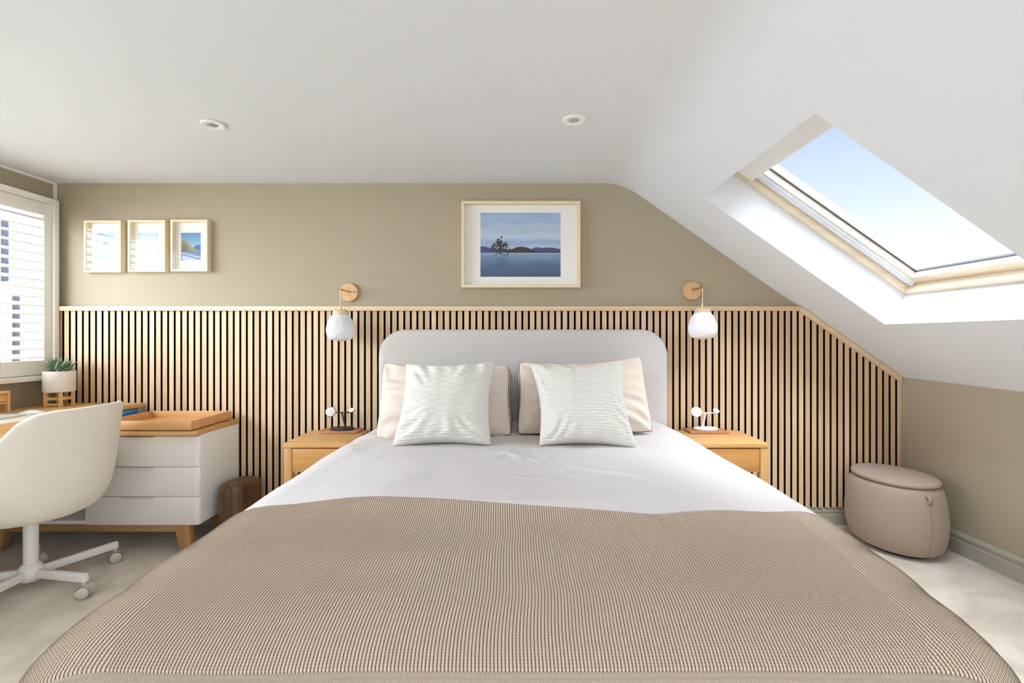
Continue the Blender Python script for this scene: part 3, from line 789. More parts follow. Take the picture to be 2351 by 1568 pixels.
def charger(px, mir, mb, label):
    """px: function giving world points"""
    d = 2.865
    z0 = 0.6005
    cb = W(px['base'], 900, d).x
    r = thing('charging_stand', label, 'charging stand', (cb, d-CD, z0), 'three-pad charging stands')
    obj('base', lathe([(0.068, 0), (0.071, 0.003), (0.071, 0.010), (0.067, 0.013), (0.001, 0.0135)], 48, (cb, d-CD, z0), 1, 0.62), mb, r, auto=40)
    top = W(px['stem'][0], px['stem'][1], d); bot = W(px['stem'][2], px['stem'][3], d+0.01); bot.z = z0+0.012
    b2 = bmesh.new()
    rbar(b2, bot, top, 0.013, 0.009, 0.002); obj('stem', b2, mb, r, auto=40)
    a = W(px['big'][0], px['big'][1], d-0.005); b_ = W(px['small'][0], px['small'][1], d)
    ya = top.copy(); 
    p0 = Vector((a.x, ya.y, top.z)); p1 = Vector((b_.x, ya.y, top.z))
    obj('arm', tube([p0, p1], 0.0035, 10), mb, r, smooth=True)
    def disc(c, rad, nv, t, nm):
        nv = Vector(nv).normalized(); q = nv.to_track_quat('Z', 'Y').to_matrix().to_4x4()
        b3 = lathe([(rad*0.96, -t), (rad, -t*0.7), (rad, -0.001), (rad*0.97, 0)], 40); b3.transform(Matrix.Translation(c) @ q)
        o = obj(nm, b3, mb, r, auto=40)
        b4 = lathe([(rad*0.92, 0), (rad*0.92, 0.0012), (rad*0.90, 0.0016)], 40); b4.transform(Matrix.Translation(c) @ q)
        pf = obj('pad_face', b4, M['pad'] if mb is M['black'] else M['whiteplastic'], o, auto=40)
        pf.matrix_parent_inverse = Matrix.Identity(4)
        if o.matrix_parent_inverse: pass
    disc(a+Vector((0, -0.006, 0)), 0.0305, (0.25*mir, -1, 0.35), 0.007, 'phone_pad')
    disc(b_+Vector((0, 0, 0.004)), 0.0185, (-0.1*mir, -0.62, 0.75), 0.006, 'watch_pad')
    return r
charger(dict(base=786, stem=(785, 947, 793, 978), big=(760, 945), small=(807, 943)), 1, M['black'], 'black charging stand with pale round pads on the left nightstand')
charger(dict(base=1620, stem=(1620, 948, 1613, 980), big=(1598, 945), small=(1644.5, 944)), -1, M['whiteplastic'], 'all white charging stand with round pads on the right nightstand')

# ============================================================ SCONCES
def sconce(u, v, gu, dz, tip_d, label):
    c = W(u, v, CD+YW); x, z = c.x, c.z
    r = thing('wall_sconce', label, 'wall lamp', (x, YW, z), 'matching bedside wall sconces')
    b2 = lathe([(0.052, 0), (0.0555, 0.003), (0.056, 0.014), (0.0535, 0.0185), (0.001, 0.019)], 56); b2.transform(Matrix.Translation((x, YW-0.0005, z)) @ Matrix.Rotation(PI/2, 4, 'X'))
    obj('rosette', b2, M['rosette'], r, auto=40)
    yt = tip_d-CD
    obj('arm', tube([(x, YW-0.018, z+0.004), (x, yt, z+0.004)], 0.0055, 14), M['brass'], r, auto=40)
    yy = yt+0.014; gz = z+dz
    pts = []; 
    obj('ferrule', tube([(x, yy, z-0.001), (x, yy, z-0.018)], 0.0045, 12), M['brass'], r, auto=40)
    ztop = gz+0.012
    b3 = bmesh.new()
    for q in (0, PI):
        merge(b3, tube([(x+0.0014*math.cos(k*0.9+q), yy+0.0014*math.sin(k*0.9+q), z-0.017+(ztop+0.022-z+0.017)*k/40) for k in range(41)], 0.0016, 6))
    obj('cord', b3, M['cord'], r, smooth=True)
    obj('socket', tube([(x, yy, ztop+0.026), (x, yy, ztop)], 0.0055, 12), M['brass'], r, auto=40)
    pc = lathe([(0.036, -0.016), (0.0445, -0.014), (0.0455, -0.004), (0.042, 0.008), (0.032, 0.013), (0.001, 0.0135)], 48, (x, yy, gz)); obj('shade_cap', pc, M['capwood'], r, auto=50)
    pr = [(0.034, -0.162), (0.050, -0.161), (0.063, -0.154), (0.0725, -0.138), (0.0775, -0.118), (0.0785, -0.100), (0.0750, -0.078), (0.068, -0.055), (0.058, -0.034), (0.046, -0.018), (0.043, -0.013)]
    gl = lathe(pr, 360, (x, yy, gz), 1, 1, 60, 0.020); obj('lamp_shade', gl, M['globe'], r, smooth=True)
    obj('lower_ring', lathe([(0.026, -0.168), (0.029, -0.167), (0.029, -0.160)], 40, (x, yy, gz)), M['capwood'], r, auto=40)
    return r
sconce(803, 672, 788, -0.128, 2.80, 'white ribbed glass wall lamp on the left of the headboard')
sconce(1587, 668, 1606, -0.128, 2.775, 'white ribbed glass wall lamp on the right of the headboard')

# ============================================================ PICTURES
def picture(name, u0, u1, v0, v1, dep, pu0, pu1, pv0, pv1, painter, label, cat, fw=0.012, glassy=True, group=None, inner=0.004, res=1.0, rot=0):
    d = CD+YW-dep
    a = W(u0, v0, d); b_ = W(u1, v1, d)
    x0, x1, z0, z1 = a.x, b_.x, b_.z, a.z; yf = d-CD
    r = thing(name, label, cat, ((x0+x1)/2, YW, z0), group)
    m = bmesh.new()
    box(m, x0, x1, yf, YW-.001, z0, z0+fw, .0008); box(m, x0, x1, yf, YW-.001, z1-fw, z1, .0008)
    box(m, x0, x0+fw, yf, YW-.001, z0+fw, z1-fw, 0.0004); box(m, x1-fw, x1, yf, YW-.001, z0+fw, z1-fw, .0004)
    obj('frame', m, M['birch'], r)
    dm = d+inner+ (dep-0.012 if dep > 0.03 else 0.008)
    ym = min(dm-CD, YW-0.004)
    obj('mount', B(x0+fw-.001, x1-fw+.001, ym, YW-.002, z0+fw-.001, z1-fw+.001), M['mat'], r)
    dp = ym+CD
    p = W(pu0, pv0, dp); q = W(pu1, pv1, dp)
    nx = int((pu1-pu0)*res); nz = int((pv1-pv0)*res)
    gx = np.linspace(0, 1, nx); gz = np.linspace(0, 1, nz)
    GX, GZ = np.meshgrid(gx, gz)                      # GZ 0 top
    colr = painter(GX, GZ)
    lin = np.where(colr <= 10.3, colr/255/12.92, ((np.clip(colr, 0, 255)/255+0.055)/1.055)**2.4)
    c4 = np.concatenate([lin, np.ones(lin.shape[:2]+(1,))], -1)
    Pg = np.stack([p.x+GX*(q.x-p.x), np.full_like(GX, ym-0.0008), p.z+GZ*(q.z-p.z)], -1)
    gridmesh('photo_print', Pg, M['print'], r, color=c4)
    if glassy: obj('glass', B(x0+fw-.001, x1-fw+.001, yf+0.003, yf+0.005, z0+fw-.001, z1-fw+.001), M['pglass'], r)
    if rot:
        r.rotation_euler = (0, rot, 0)
    return r
def mixc(a, b_, t): t = np.clip(t, 0, 1)[..., None]; return np.array(a, float)*(1-t)+np.array(b_, float)*t if not isinstance(a, np.ndarray) or a.ndim == 1 else a*(1-t)+np.array(b_, float)*t
def ramp(t, stops):
    out = np.zeros(t.shape+(3,))
    for k in range(3): out[..., k] = np.interp(t, [s[0] for s in stops], [s[1][k] for s in stops])
    return out
def lake(GX, GZ):
    c = ramp(GZ, [(0, (158, 180, 214)), (.2, (172, 190, 214)), (.38, (190, 204, 222)), (.46, (150, 172, 212)), (.52, (170, 188, 216)), (.57, (206, 204, 204)), (.63, (206, 204, 206)),
                  (.632, (132, 166, 198)), (.72, (104, 134, 164)), (.85, (66, 96, 134)), (1, (58, 78, 108))])
    n = vnoise(GX*2, GZ*7, 1.7)[..., None]*7; c = c+n
    def ridge(pts): return np.interp(GX, [p[0] for p in pts], [p[1] for p in pts])
    wat = 0.63
    far = ridge([(0, .52), (.08, .535), (.17, .56), (.25, .565), (.33, .57), (.37, .56), (.4, .575), (.62, .57), (.66, .55), (.70, .535), (.76, .55), (.86, .54), (.9, .545), (1, .565)])
    mk = (GZ > far) & (GZ < wat); c[mk] = (62, 72, 122)
    near = ridge([(0, .7), (.33, .6), (.37, .58), (.42, .555), (.46, .535), (.53, .53), (.6, .55), (.66, .585), (.7, .605), (1, .61)])
    mk = (GZ > near) & (GZ < wat) & (GX > .33); c[mk] = (48, 42, 54)
    # tree
    rs = np.random.RandomState(4)
    tree = np.zeros_like(GX, bool)
    for (bx, bz, br) in ((.245, .47, .045), (.21, .50, .04), (.18, .52, .04), (.28, .50, .04), (.32, .51, .025), (.24, .53, .05), (.30, .55, .04), (.16, .54, .02), (.27, .59, .03), (.31, .60, .02), (.24, .455, .02)):
        for k in range(10):
            qx, qz = bx+rs.normal()*br*.6, bz+rs.normal()*br*.8; tree |= ((GX-qx)**2+(GZ-qz)**2*.65) < (rs.uniform(.006, .014))**2
    for (xa, za, xb_, zb) in ((.185, .675, .215, .61), (.215, .61, .25, .52), (.215, .61, .20, .53), (.25, .64, .29, .66), (.22, .64, .25, .63), (.29, .66, .34, .665), (.34, .665, .345, .62), (.25, .6, .30, .53)):
        L = math.hypot(xb_-xa, zb-za); ux, uz = (xb_-xa)/L, (zb-za)/L
        al = (GX-xa)*ux+(GZ-za)*uz; ac = -(GX-xa)*uz+(GZ-za)*ux
        tree |= (al > 0) & (al < L) & (np.abs(ac) < .006)
    c[tree] = (44, 42, 40)
    refl = np.exp(-((GX-.27)/.07)**2)*np.clip((GZ-.66)*12, 0, 1)*np.clip((.95-GZ)*4, 0, 1)*.5
    c = c*(1-refl[..., None])+np.array((56, 70, 82))*refl[..., None]
    return c
def fjord(GX, GZ):
    c = ramp(GZ, [(0, (92, 150, 206)), (.4, (140, 192, 228)), (.68, (178, 206, 226)), (.69, (84, 104, 160)), (.85, (96, 118, 176)), (1, (96, 110, 166))])
    c += vnoise(GX*2, GZ*5, 2.2)[..., None]*8*(GZ > .69)[..., None]
    far = np.interp(GX, [0, .6, .72, .8, .9, 1], [.6, .55, .47, .43, .45, .42]); mk = (GZ > far) & (GZ < .69) & (GX > .6); c[mk] = (60, 96, 160)
    c *= 0.86
    near = np.interp(GX, [0, .06, .15, .28, .4, .52, .68, .8, 1], [.32, .26, .235, .29, .38, .46, .58, .63, .66]); mk = (GZ > near) & (GZ < .69)
    cc = ramp(np.clip((GZ-near)/.4, 0, 1)+0.25*vnoise(GX*2, GZ*3, .4), [(0, (134, 140, 82)), (.4, (112, 104, 70)), (.9, (70, 62, 52))]); c[mk] = cc[mk]
    return c
def island(GX, GZ):
    c = ramp(GZ, [(0, (120, 156, 212)), (.25, (164, 186, 216)), (.52, (186, 200, 226)), (.53, (150, 190, 200)), (.75, (146, 196, 196)), (.95, (140, 186, 176)), (1, (130, 160, 150))])
    mk = ((GX-.5)/.2)**2+((GZ-.45)/.13)**2 < 1; mk &= GZ < .47; c[mk] = (120, 118, 108)
    mk = (GZ < .10+.05*np.sin(GX*30)) & (GX > .08) & (GX < .4); c[mk] = (120, 124, 112)
    mk = (GZ > .47) & (GZ < .56) & (np.abs(GX-.52) < .2); c[mk] = (170, 190, 190)
    return c
def snow(GX, GZ):
    c = ramp(GZ, [(0, (190, 198, 208)), (.3, (196, 204, 216)), (.6, (206, 210, 216)), (1, (196, 196, 196))])
    rg = .28+.08*np.abs(vnoise(GX*1.6, GX*0, 3.3)); mk = GZ > rg; sh = vnoise(GX*4, GZ*4, 1.2)
    c[mk] = (np.array((200, 208, 218))+sh[..., None]*14)[mk]
    mk = (GZ > .78-.2*GX) & (GZ < .95); c[mk] = (182, 180, 176)
    return c
gp = 'row of three small box frames'
picture('picture_frame', 192, 277, 506, 625, 0.038, 218, 263, 536, 599, island, 'leftmost of three small pale frames, photo of island and turquoise water', 'picture', group=gp, fw=0.013)
picture('picture_frame', 293, 378.5, 505, 624, 0.038, 318, 363, 535, 599, snow, 'middle of three small pale frames, faint grey photo of snowy mountains', 'picture', group=gp, fw=0.013)
picture('picture_frame', 391, 476, 504, 623, 0.038, 416, 461, 534.5, 598, fjord, 'rightmost of three small pale frames, photo of green peak above blue water', 'picture', group=gp, fw=0.013)
picture('large_picture_frame', 1059, 1332.5, 461, 660, 0.045, 1103, 1287, 488.5, 635.5, lake, 'large pale framed landscape photo of a lone tree in a lake above the headboard', 'picture', fw=0.0175)

# ============================================================ DOWNLIGHTS
def downlight(u, v, label):
    p = Wz(u, v, ZC)
    r = thing('downlight', label, 'ceiling light', (p.x, p.y, ZC), 'recessed ceiling downlights')
    bm = bmesh.new(); pr = [(0.050, 0.0), (0.050, -0.004), (0.047, -0.007), (0.030, -0.008), (0.024, -0.004), (0.022, 0.004)]
    rg = []
    for rr, z in pr: rg.append([bm.verts.new((p.x+rr*math.cos(2*PI*i/40), p.y+rr*math.sin(2*PI*i/40), ZC-0.001+z)) for i in range(40)])
    for a, b_ in zip(rg, rg[1:]):
        for i in range(40): bm.faces.new([a[i], a[(i+1) % 40], b_[(i+1) % 40], b_[i]])
    obj('bezel', bm, M['white'], r, auto=40)
    obj('lens', lathe([(0.0245, -0.0035), (0.0245, -0.0015)], 32, (p.x, p.y, ZC-0.001)), M['rev'], r)
downlight(489, 285, 'round white recessed downlight in the ceiling above the small frames')
downlight(1318, 274, 'round white recessed downlight in the ceiling above the large picture')

# ============================================================ OTTOMAN
oc = (2.097, 2.682-CD)
ot = thing('ottoman', 'oval taupe fabric storage ottoman in the corner on the right', 'ottoman', (oc[0], oc[1], 0))
ax, ay = 0.214, 0.258
def oval(prof, c, n=72):
    bm = bmesh.new(); rings = []
    for k, z in prof:
        rings.append([bm.verts.new((c[0]+(ax-k)*math.cos(2*PI*i/n), c[1]+(ay-k)*math.sin(2*PI*i/n), z)) for i in range(n)])
    for a, b_ in zip(rings, rings[1:]):
        for i in range(n): bm.faces.new([a[i], a[(i+1) % n], b_[(i+1) % n], b_[i]])
    bm.faces.new(rings[0][::-1]); bm.faces.new(rings[-1]); return bm
obj('body', oval([(.070, .012), (.045, .018), (.028, .032), (.014, .06), (.004, .11), (0, .17), (.004, .23), (.012, .29), (.022, .335), (.032, .358), (.045, .368), (.06, .371)], oc), M['ottoman'], ot, smooth=True)
lid = obj('lid', oval([(.040, .3705), (.033, .374), (.031, .381), (.034, .389), (.044, .395), (.07, .399), (.12, .402), (.18, .403)], oc), M['ottoman'], ot, smooth=True)
obj('foot_rim', oval([(.072, 0.0), (.072, .013)], oc), M['black'], ot)
# loop tab and seam on the front right
af = math.radians(-93)
tx = oc[0]+(ax)*math.cos(af); ty = oc[1]+(ay)*math.sin(af)
nv = Vector((math.cos(af)/ax, math.sin(af)/ay, 0)).normalized(); sv_ = Vector((-nv.y, nv.x, 0))
tp = W(2136, 1150, ty+CD-.0)
bm = bmesh.new()
c0 = Vector((tx, ty, 0.345))-nv*0.034
pl = [c0+nv*0.000, c0+nv*0.018+Vector((0, 0, -.001)), c0+nv*0.029+Vector((0, 0, -.010)), c0+nv*0.028+Vector((0, 0, -.034)), c0+nv*0.018+Vector((0, 0, -.046)), c0+nv*0.002+Vector((0, 0, -.050))]
fr = [[bm.verts.new(p+sv_*s_) for s_ in (-.012, .012)] for p in pl]
for a, b_ in zip(fr, fr[1:]): bm.faces.new([a[0], a[1], b_[1], b_[0]])
sm_ = []
for k_, z_ in ((.045, .018), (.028, .032), (.014, .06), (.004, .11), (0, .17), (.004, .23), (.012, .29), (.019, .325)):
    sm_.append((oc[0]+(ax-k_+.0003)*math.cos(af), oc[1]+(ay-k_+.0003)*math.sin(af), z_))
obj('seam', tube(sm_, .0011, 5), M['seam'], ot, smooth=True)
tb = obj('fabric_tab', bm, M['ottoman'], ot, smooth=True); tb.modifiers.new('s', 'SOLIDIFY').thickness = 0.002

# ============================================================ LOG STOOL
lc = (-1.585, 2.775-CD)
lg = thing('log_stool', 'dark brown oval tree stump stool between the white cabinet and nightstand', 'stool', (lc[0], lc[1], 0))
bm = bmesh.new(); rings = []
n = 64
def lr(a): return 1+0.06*math.sin(2*a+.6)+0.05*math.sin(3*a+1)+0.03*math.sin(5*a)+0.012*math.sin(11*a)
for z, k in ((0, 1.0), (.1, .99), (.2, .97), (.29, .97), (.312, .965), (.32, .93), (.322, .86)):
    rings.append([bm.verts.new((lc[0]+.088*k*lr(2*PI*i/n)*math.cos(2*PI*i/n), lc[1]+.125*k*lr(2*PI*i/n)*math.sin(2*PI*i/n), z)) for i in range(n)])
for a, b_ in zip(rings, rings[1:]):
    for i in range(n): bm.faces.new([a[i], a[(i+1) % n], b_[(i+1) % n], b_[i]])
bm.faces.new(rings[0][::-1]); bm.faces.new(rings[-1])
obj('trunk', bm, M['log'], lg, smooth=True, auto=50)
obj('polished_top', lathe([(.070, .3222), (.070, .3245), (.066, .326)], 48, (lc[0], lc[1], 0), 1, 1.45), M['logtop'], lg, auto=40)

# ============================================================ SIDEBOARD
cb = thing('sideboard', 'white lacquered low sideboard with oak top, three drawers and tapered legs', 'sideboard', (-2.24, -0.2, 0))
cx0, cx1, cd0, cd1 = -2.815, -1.688, 2.578-CD, -0.012
zt, zb = 0.652, 0.150
obj('top', B(cx0, cx1+.006, cd0-0.035, cd1, zt-0.025, zt, bev=0.004), M['oak'], cb, auto=40)
bm = bmesh.new()
ytk = 0.02
box(bm, cx1-0.018, cx1, cd0+0.012, cd1, zb, zt-.0255, .002); box(bm, cx0, cx0+0.018, cd0, cd1, zb, zt-.0255, .002)
box(bm, cx0+.018, cx1-.018, cd0+0.002, cd1, zb, zb+.018); box(bm, -2.30, -2.284, cd0+.002, cd1, zb+.018, zt-.0255)
box(bm, cx0+.018, cx1-.018, cd1-.008, cd1, zb+.018, zt-.0255)
obj('carcass', bm, M['cabinet'], cb)
zs = [zb-0.003, 0.299, 0.457, zt-0.031]
hz_ = []
for i in range(3):
    z0, z1 = zs[i]+0.0015, zs[i+1]-0.0015
    rr = 0.022; x0_, x1_ = -2.283, cx1
    poly = [(x0_, cd0+.012), (x0_, cd0-.008)]
    for k in range(7):
        a = -PI/2+k/6*PI/2; poly.append((x1_-rr+rr*math.cos(a), cd0-.008+rr+rr*math.sin(a)))
    dr = obj('drawer', prism(poly, 'z', z0, z1, bev=0.0012), M['cabfront'], cb, auto=35)
    hx = W(284, 1000, cd0+CD).x, W(357, 1000, cd0+CD).x
    h = obj('handle', B(hx[0], hx[1], cd0-0.024, cd0-0.004, z1-0.004, z1+0.0005, bev=.001), M['steel'], dr)
    h.matrix_parent_inverse = Matrix.Identity(4)
bm = bmesh.new(); box(bm, cx0+.05, cx1-.10, cd0+0.010, cd0+0.035, zb-0.045, zb-.0005, .002); box(bm, cx0+.05, cx1-.10, cd1-0.06, cd1-0.035, zb-0.045, zb-.0005, .002)
obj('base_rail', bm, M['railside'], cb, auto=40)
for (sx, xe) in ((-1, cx0+.05), (1, cx1-.10)):
    for yc in (cd0+0.022, cd1-0.05):
        poly = [(xe-0.045*1, zb-.001), (xe+0.045, zb-.001), (xe+0.045+sx*0.02-(.02 if sx > 0 else 0), 0), (xe+(-.012 if sx > 0 else -.05), 0)]
        poly = [(xe-0.042, zb-.001), (xe+.040, zb-.001), (xe+sx*0.020+.028, 0), (xe+sx*0.020-.028, 0)]
        obj('leg', prism(poly, 'y', yc-0.022, yc+0.022, bev=0.004), M['leg_oak'], cb, auto=40)
xm = W(255, 1225, cd1+CD-.06).x
obj('leg', B(xm-.02, xm+.02, cd1-0.03, cd1-0.002, 0, zb-.001, bev=.003), M['leg_oak'], cb, auto=40)
# cables in the open bay
bm = bmesh.new(); rc = random.Random(3)
for k in range(4):
    pts = []; x0_ = -2.42+rc.uniform(-.05, .05)
    for i in range(12):
        pts.append((x0_+0.11*math.sin(i*0.55+k), -0.10+0.03*math.cos(i*.7+k)-0.015*k, zb+.022+0.035*abs(math.sin(i*.5+k*.7))))
    merge(bm, tube(pts, 0.003, 6))
tag(obj('cable_bundle', bm, M['darkcable'], smooth=True), 'loose dark cables lying in the open bay of the white sideboard', 'cables')
# wooden tray on top
tx0, tx1, tya, tyb = -2.190, -1.712, 2.545-CD, 2.905-CD
tr = thing('wooden_tray', 'rectangular oak tray with raised rim on the white sideboard', 'tray', ((tx0+tx1)/2, (tya+tyb)/2, zt))
obj('tray_base', B(tx0+.012, tx1-.012, tya+.012, tyb-.012, zt+.006, zt+.014), M['tray'], tr)
bm = bmesh.new()
for q in ((tx0, tx1, tya, tya+.012), (tx0, tx1, tyb-.012, tyb), (tx0, tx0+.012, tya+.012, tyb-.012), (tx1-.012, tx1, tya+.012, tyb-.012)): box(bm, *q, zt+.006, zt+.054, .0015)
obj('rim', bm, M['tray'], tr, auto=40)
for qx in (tx0+.03, tx1-.05):
    for qy in (tya+.03, tyb-.05): obj('foot', B(qx, qx+.02, qy, qy+.02, zt+.0003, zt+.006), M['felt'], tr)

# ============================================================ DESK
dk = thing('desk', 'pale oak desk along the left wall under the shuttered window', 'desk', (-2.55, -0.7, 0))
ZD = 0.75
def ex(y): return -2.258-0.115*((-0.02-y))      # right edge x at y (slightly out of square)
yb_, yf_ = -0.014, 1.62-CD
bm = prism([(ex(yb_), yb_), (XL+.012, yb_), (XL+.012, yf_), (ex(yf_), yf_)], 'z', ZD-0.025, ZD, bev=0.002)
obj('desktop', bm, M['deskoak'], dk, auto=40)
ya_ = 2.47-CD
bm = prism([(ex(ya_)-.02, ya_), (XL+.03, ya_), (XL+.03, yf_+.02), (ex(yf_)-.02, yf_+.02)], 'z', 0.60, ZD-.0255)
obj('drawer_box', bm, M['deskoak'], dk)
obj('support_block', B(-2.300, -2.264, -0.06, -0.016, zt+.0005, ZD-.0255), M['greyblock'], dk)
for (lx, ly) in ((ex(yf_)-.055, yf_+.03), (XL+.035, yf_+.03), (XL+.035, -.458)):
    obj('leg', B(lx, lx+.035, ly, ly+.035, 0, .5995 if ly < -1 else ZD-.0255, bev=.003), M['deskoakz'], dk)
# blue box on sideboard under desk
bb = W(285, 950, 2.80); 
o = obj('storage_case', B(-2.60, -2.222, -0.20, -0.095, zt+.0005, zt+.071, bev=.02, seg=4), M['blue'], smooth=True)
tag(o, 'blue rounded case under the desk end, behind the oak tray', 'case')
# plant on stand
pc = W(133, 900, 2.80); px_, py_ = pc.x+0.0, 2.81-CD
st = thing('plant_stand', 'small light wooden stand with four legs on the desk corner', 'plant stand', (px_, py_, ZD))
for (sx, sy) in ((-1, -1), (1, -1), (-1, 1), (1, 1)):
    obj('leg', B(px_+sx*.043-.008, px_+sx*.043+.008, py_+sy*.038-.008, py_+sy*.038+.008, ZD+.0003, ZD+.081, bev=.002), M['deskoakz'], st, auto=40)
bm = bmesh.new()
for sy in (-1, 1): box(bm, px_-.034, px_+.034, py_+sy*.038-.005, py_+sy*.038+.005, ZD+.036, ZD+.052)
for sx in (-1, 1): box(bm, px_+sx*.043-.005, px_+sx*.043+.005, py_-.029, py_+.029, ZD+.036, ZD+.052)
box(bm, px_-.034, px_+.034, py_-.041, py_-.036, ZD+.006, ZD+.016)
obj('crossbar', bm, M['deskoak'], st)
pz = ZD+.0815
pt = thing('potted_succulent', 'spiky green succulent in a white round pot on the wooden stand', 'potted plant', (px_, py_, pz))
obj('pot', lathe([(.055, .0), (.094, .001), (.098, .006), (.098, .118), (.0965, .121), (.092, .121), (.091, .100), (.001, .099)], 64, (px_, py_, pz), .745, .745), M['pot'], pt, auto=40)
obj('bark_mulch', lathe([(.0905, .1005), (.0905, .108), (.07, .114), (.001, .118)], 40, (px_, py_, pz), .745, .745), M['soil'], pt, smooth=True)
rl = random.Random(11)
me = bpy.data.meshes.new('foliage'); verts = []; faces = []; uvs = []
def leaf(az, el, L, w):
    base = len(verts)
    dirh = Vector((math.cos(az), math.sin(az), 0)); side = Vector((-math.sin(az), math.cos(az), 0))
    nL = 9; c = Vector((px_, py_, pz+.112))+dirh*0.008
    ang = el
    for i in range(nL+1):
        tt = i/nL
        ww = w*(0.62+0.9*tt*(1-tt)*1.6)*(1-tt**2.6)+0.0004
        up = Vector((0, 0, 1))*math.cos(ang)-dirh*math.sin(ang)
        for k, (sx, hz2) in enumerate(((-1, .30), (-.5, -.12), (0, -.30), (.5, -.12), (1, .30), (.5, .10), (0, -.02), (-.5, .10))):
            verts.append(c+side*sx*ww+up*(hz2*ww*0.9)); uvs.append((abs(sx), tt))
        c = c+(dirh*math.cos(ang)+Vector((0, 0, 1))*math.sin(ang))*L/nL
        ang += 0.045
    for i in range(nL):
        for k in range(8):
            a = base+i*8+k; b_ = base+i*8+(k+1) % 8
            faces.append((a, b_, b_+8, a+8))
for layer, (cnt, el, L, w) in enumerate(((9, .28, .075, .012), (9, .52, .100, .013), (8, .80, .105, .0135), (6, 1.05, .095, .012), (4, 1.3, .070, .009))):
    for k in range(cnt):
        leaf(2*PI*(k+layer*.5)/cnt+rl.uniform(-.15, .15), el+rl.uniform(-.1, .1), L*rl.uniform(.9, 1.1)*.94, w*1.4)
me.from_pydata([tuple(v) for v in verts], [], faces); ul = me.uv_layers.new(name='leaf')
for p in me.polygons:
    p.use_smooth = True
    for li in p.loop_indices: ul.data[li].uv = uvs[me.loops[li].vertex_index]
me.materials.append(M['leaf'])
fo = bpy.data.objects.new('foliage', me); COL.objects.link(fo); place(fo, pt)

# riser, monitor, keyboard, mouse, mat
def rx(x): return x
ri = thing('monitor_riser', 'low wooden riser shelf with a drawer on the desk by the window', 'riser', (-2.76, -0.6, ZD))
r0, r1, ra, rb = XL+.015, -2.706, 1.95-CD, 2.585-CD
obj('top', B(r0, r1, ra, rb, .848, .862, bev=.0015), M['deskoak'], ri)
for (qa, qb) in ((rb-.014, rb), (ra, ra+.014)): obj('side_panel', B(r0, r1, qa, qb, ZD+.0005, .848), M['deskoakz'], ri)
obj('shelf', B(r0, r1, ra+.014, rb-.014, .796, .804), M['deskoak'], ri)
obj('drawer', B(r0, r1-.004, ra+.30, rb-.016, .806, .846, bev=.001), M['tray'], ri)
mo = thing('monitor', 'thin silver computer monitor at the left edge on the wooden riser', 'monitor', (-2.74, -0.65, .862))
obj('casing', B(-2.752, -2.737, 2.05-CD, 2.565-CD, .95, 1.335, bev=.003), M['keybase'], mo)
obj('screen', B(-2.7368, -2.736, 2.06-CD, 2.555-CD, .985, 1.325), M['felt'], mo)
bm = bmesh.new(); box(bm, -2.765, -2.753, 2.24-CD, 2.36-CD, .870, 1.10); box(bm, -2.815, -2.712, 2.22-CD, 2.38-CD, .8625, .870)
obj('stand', bm, M['keybase'], mo)
bm = prism([(ex(2.49-CD)-.012, 2.49-CD), (-2.64, 2.49-CD), (-2.64, 1.75-CD), (ex(1.75-CD)-.012, 1.75-CD)], 'z', ZD+.0003, ZD+.003)
tag(obj('desk_mat', bm, M['deskpad']), 'thin pale pink desk mat under the keyboard', 'desk mat')
kb = thing('keyboard', 'slim white computer keyboard on the desk mat', 'keyboard', (-2.53, -0.65, ZD+.003))
obj('case', B(-2.590, -2.470, 2.16-CD, 2.435-CD, ZD+.0035, ZD+.0095, bev=.002), M['keybase'], kb)
bm = bmesh.new()
for i in range(6):
    for j in range(14):
        box(bm, -2.585+i*.0187, -2.585+i*.0187+.016, 2.167-CD+j*.0188, 2.167-CD+j*.0188+.0162, ZD+.0095, ZD+.0115)
obj('keys', bm, M['keys'], kb)
bm = bmesh.new(); rings = []
for i in range(13):
    a = i/12*PI; lx = -math.cos(a); wv = math.sin(a)**.5 if 0 < i < 12 else 0.02
    rings.append([(lx*.056, .029*wv*math.cos(b2), .0045+.016*wv*(1-(lx*.8)**2)*max(math.sin(b2), -.25)) for b2 in np.linspace(0, 2*PI, 24, endpoint=False)])
vr = [[bm.verts.new((-2.495+p[0], 2.490-CD+p[1], ZD+.0035+p[2])) for p in r] for r in rings]
for a, b_ in zip(vr, vr[1:]):
    for i in range(24): bm.faces.new([a[i], a[(i+1) % 24], b_[(i+1) % 24], b_[i]])
bm.faces.new(vr[0][::-1]); bm.faces.new(vr[-1])
tag(obj('computer_mouse', bm, M['keys'], smooth=True), 'low curved white computer mouse on the desk beside the keyboard', 'mouse')

# ============================================================ OFFICE CHAIR
hc = Vector((-2.21, 2.20-CD, 0))
ch = thing('office_chair', 'cream fabric tub office chair on white five-star base with casters', 'chair', hc)
na, nr = 96, 30
zr = np.array([.332, .334, .340, .352, .370, .390, .430, .490, .560, .640, .720, .84]); rr_ = np.array([.0, .09, .175, .212, .238, .256, .276, .292, .302, .311, .319, .329])
def rimz(phi):
    a = abs((phi+PI) % (2*PI)-PI)       # 0 = back (+x)
    a = math.degrees(a)
    return float(np.interp(a, [0, 30, 42, 52, 62, 75, 100, 130, 180], [.826, .824, .816, .785, .718, .645, .59, .52, .47]))
def shellpt(phi, k, off):
    zt_ = rimz(phi)
    # k 0..1 from bottom centre to rim, parametrised by profile arclength
    seg = np.concatenate([[0], np.cumsum(np.hypot(np.diff(zr), np.diff(rr_)))])
    Lr = np.interp(zt_, zr, seg)
    s_ = k*Lr; z = np.interp(s_, seg, zr); r = np.interp(s_, seg, rr_)
    return r, z
prf = []
P = np.zeros((nr*2+6, na+1, 3))
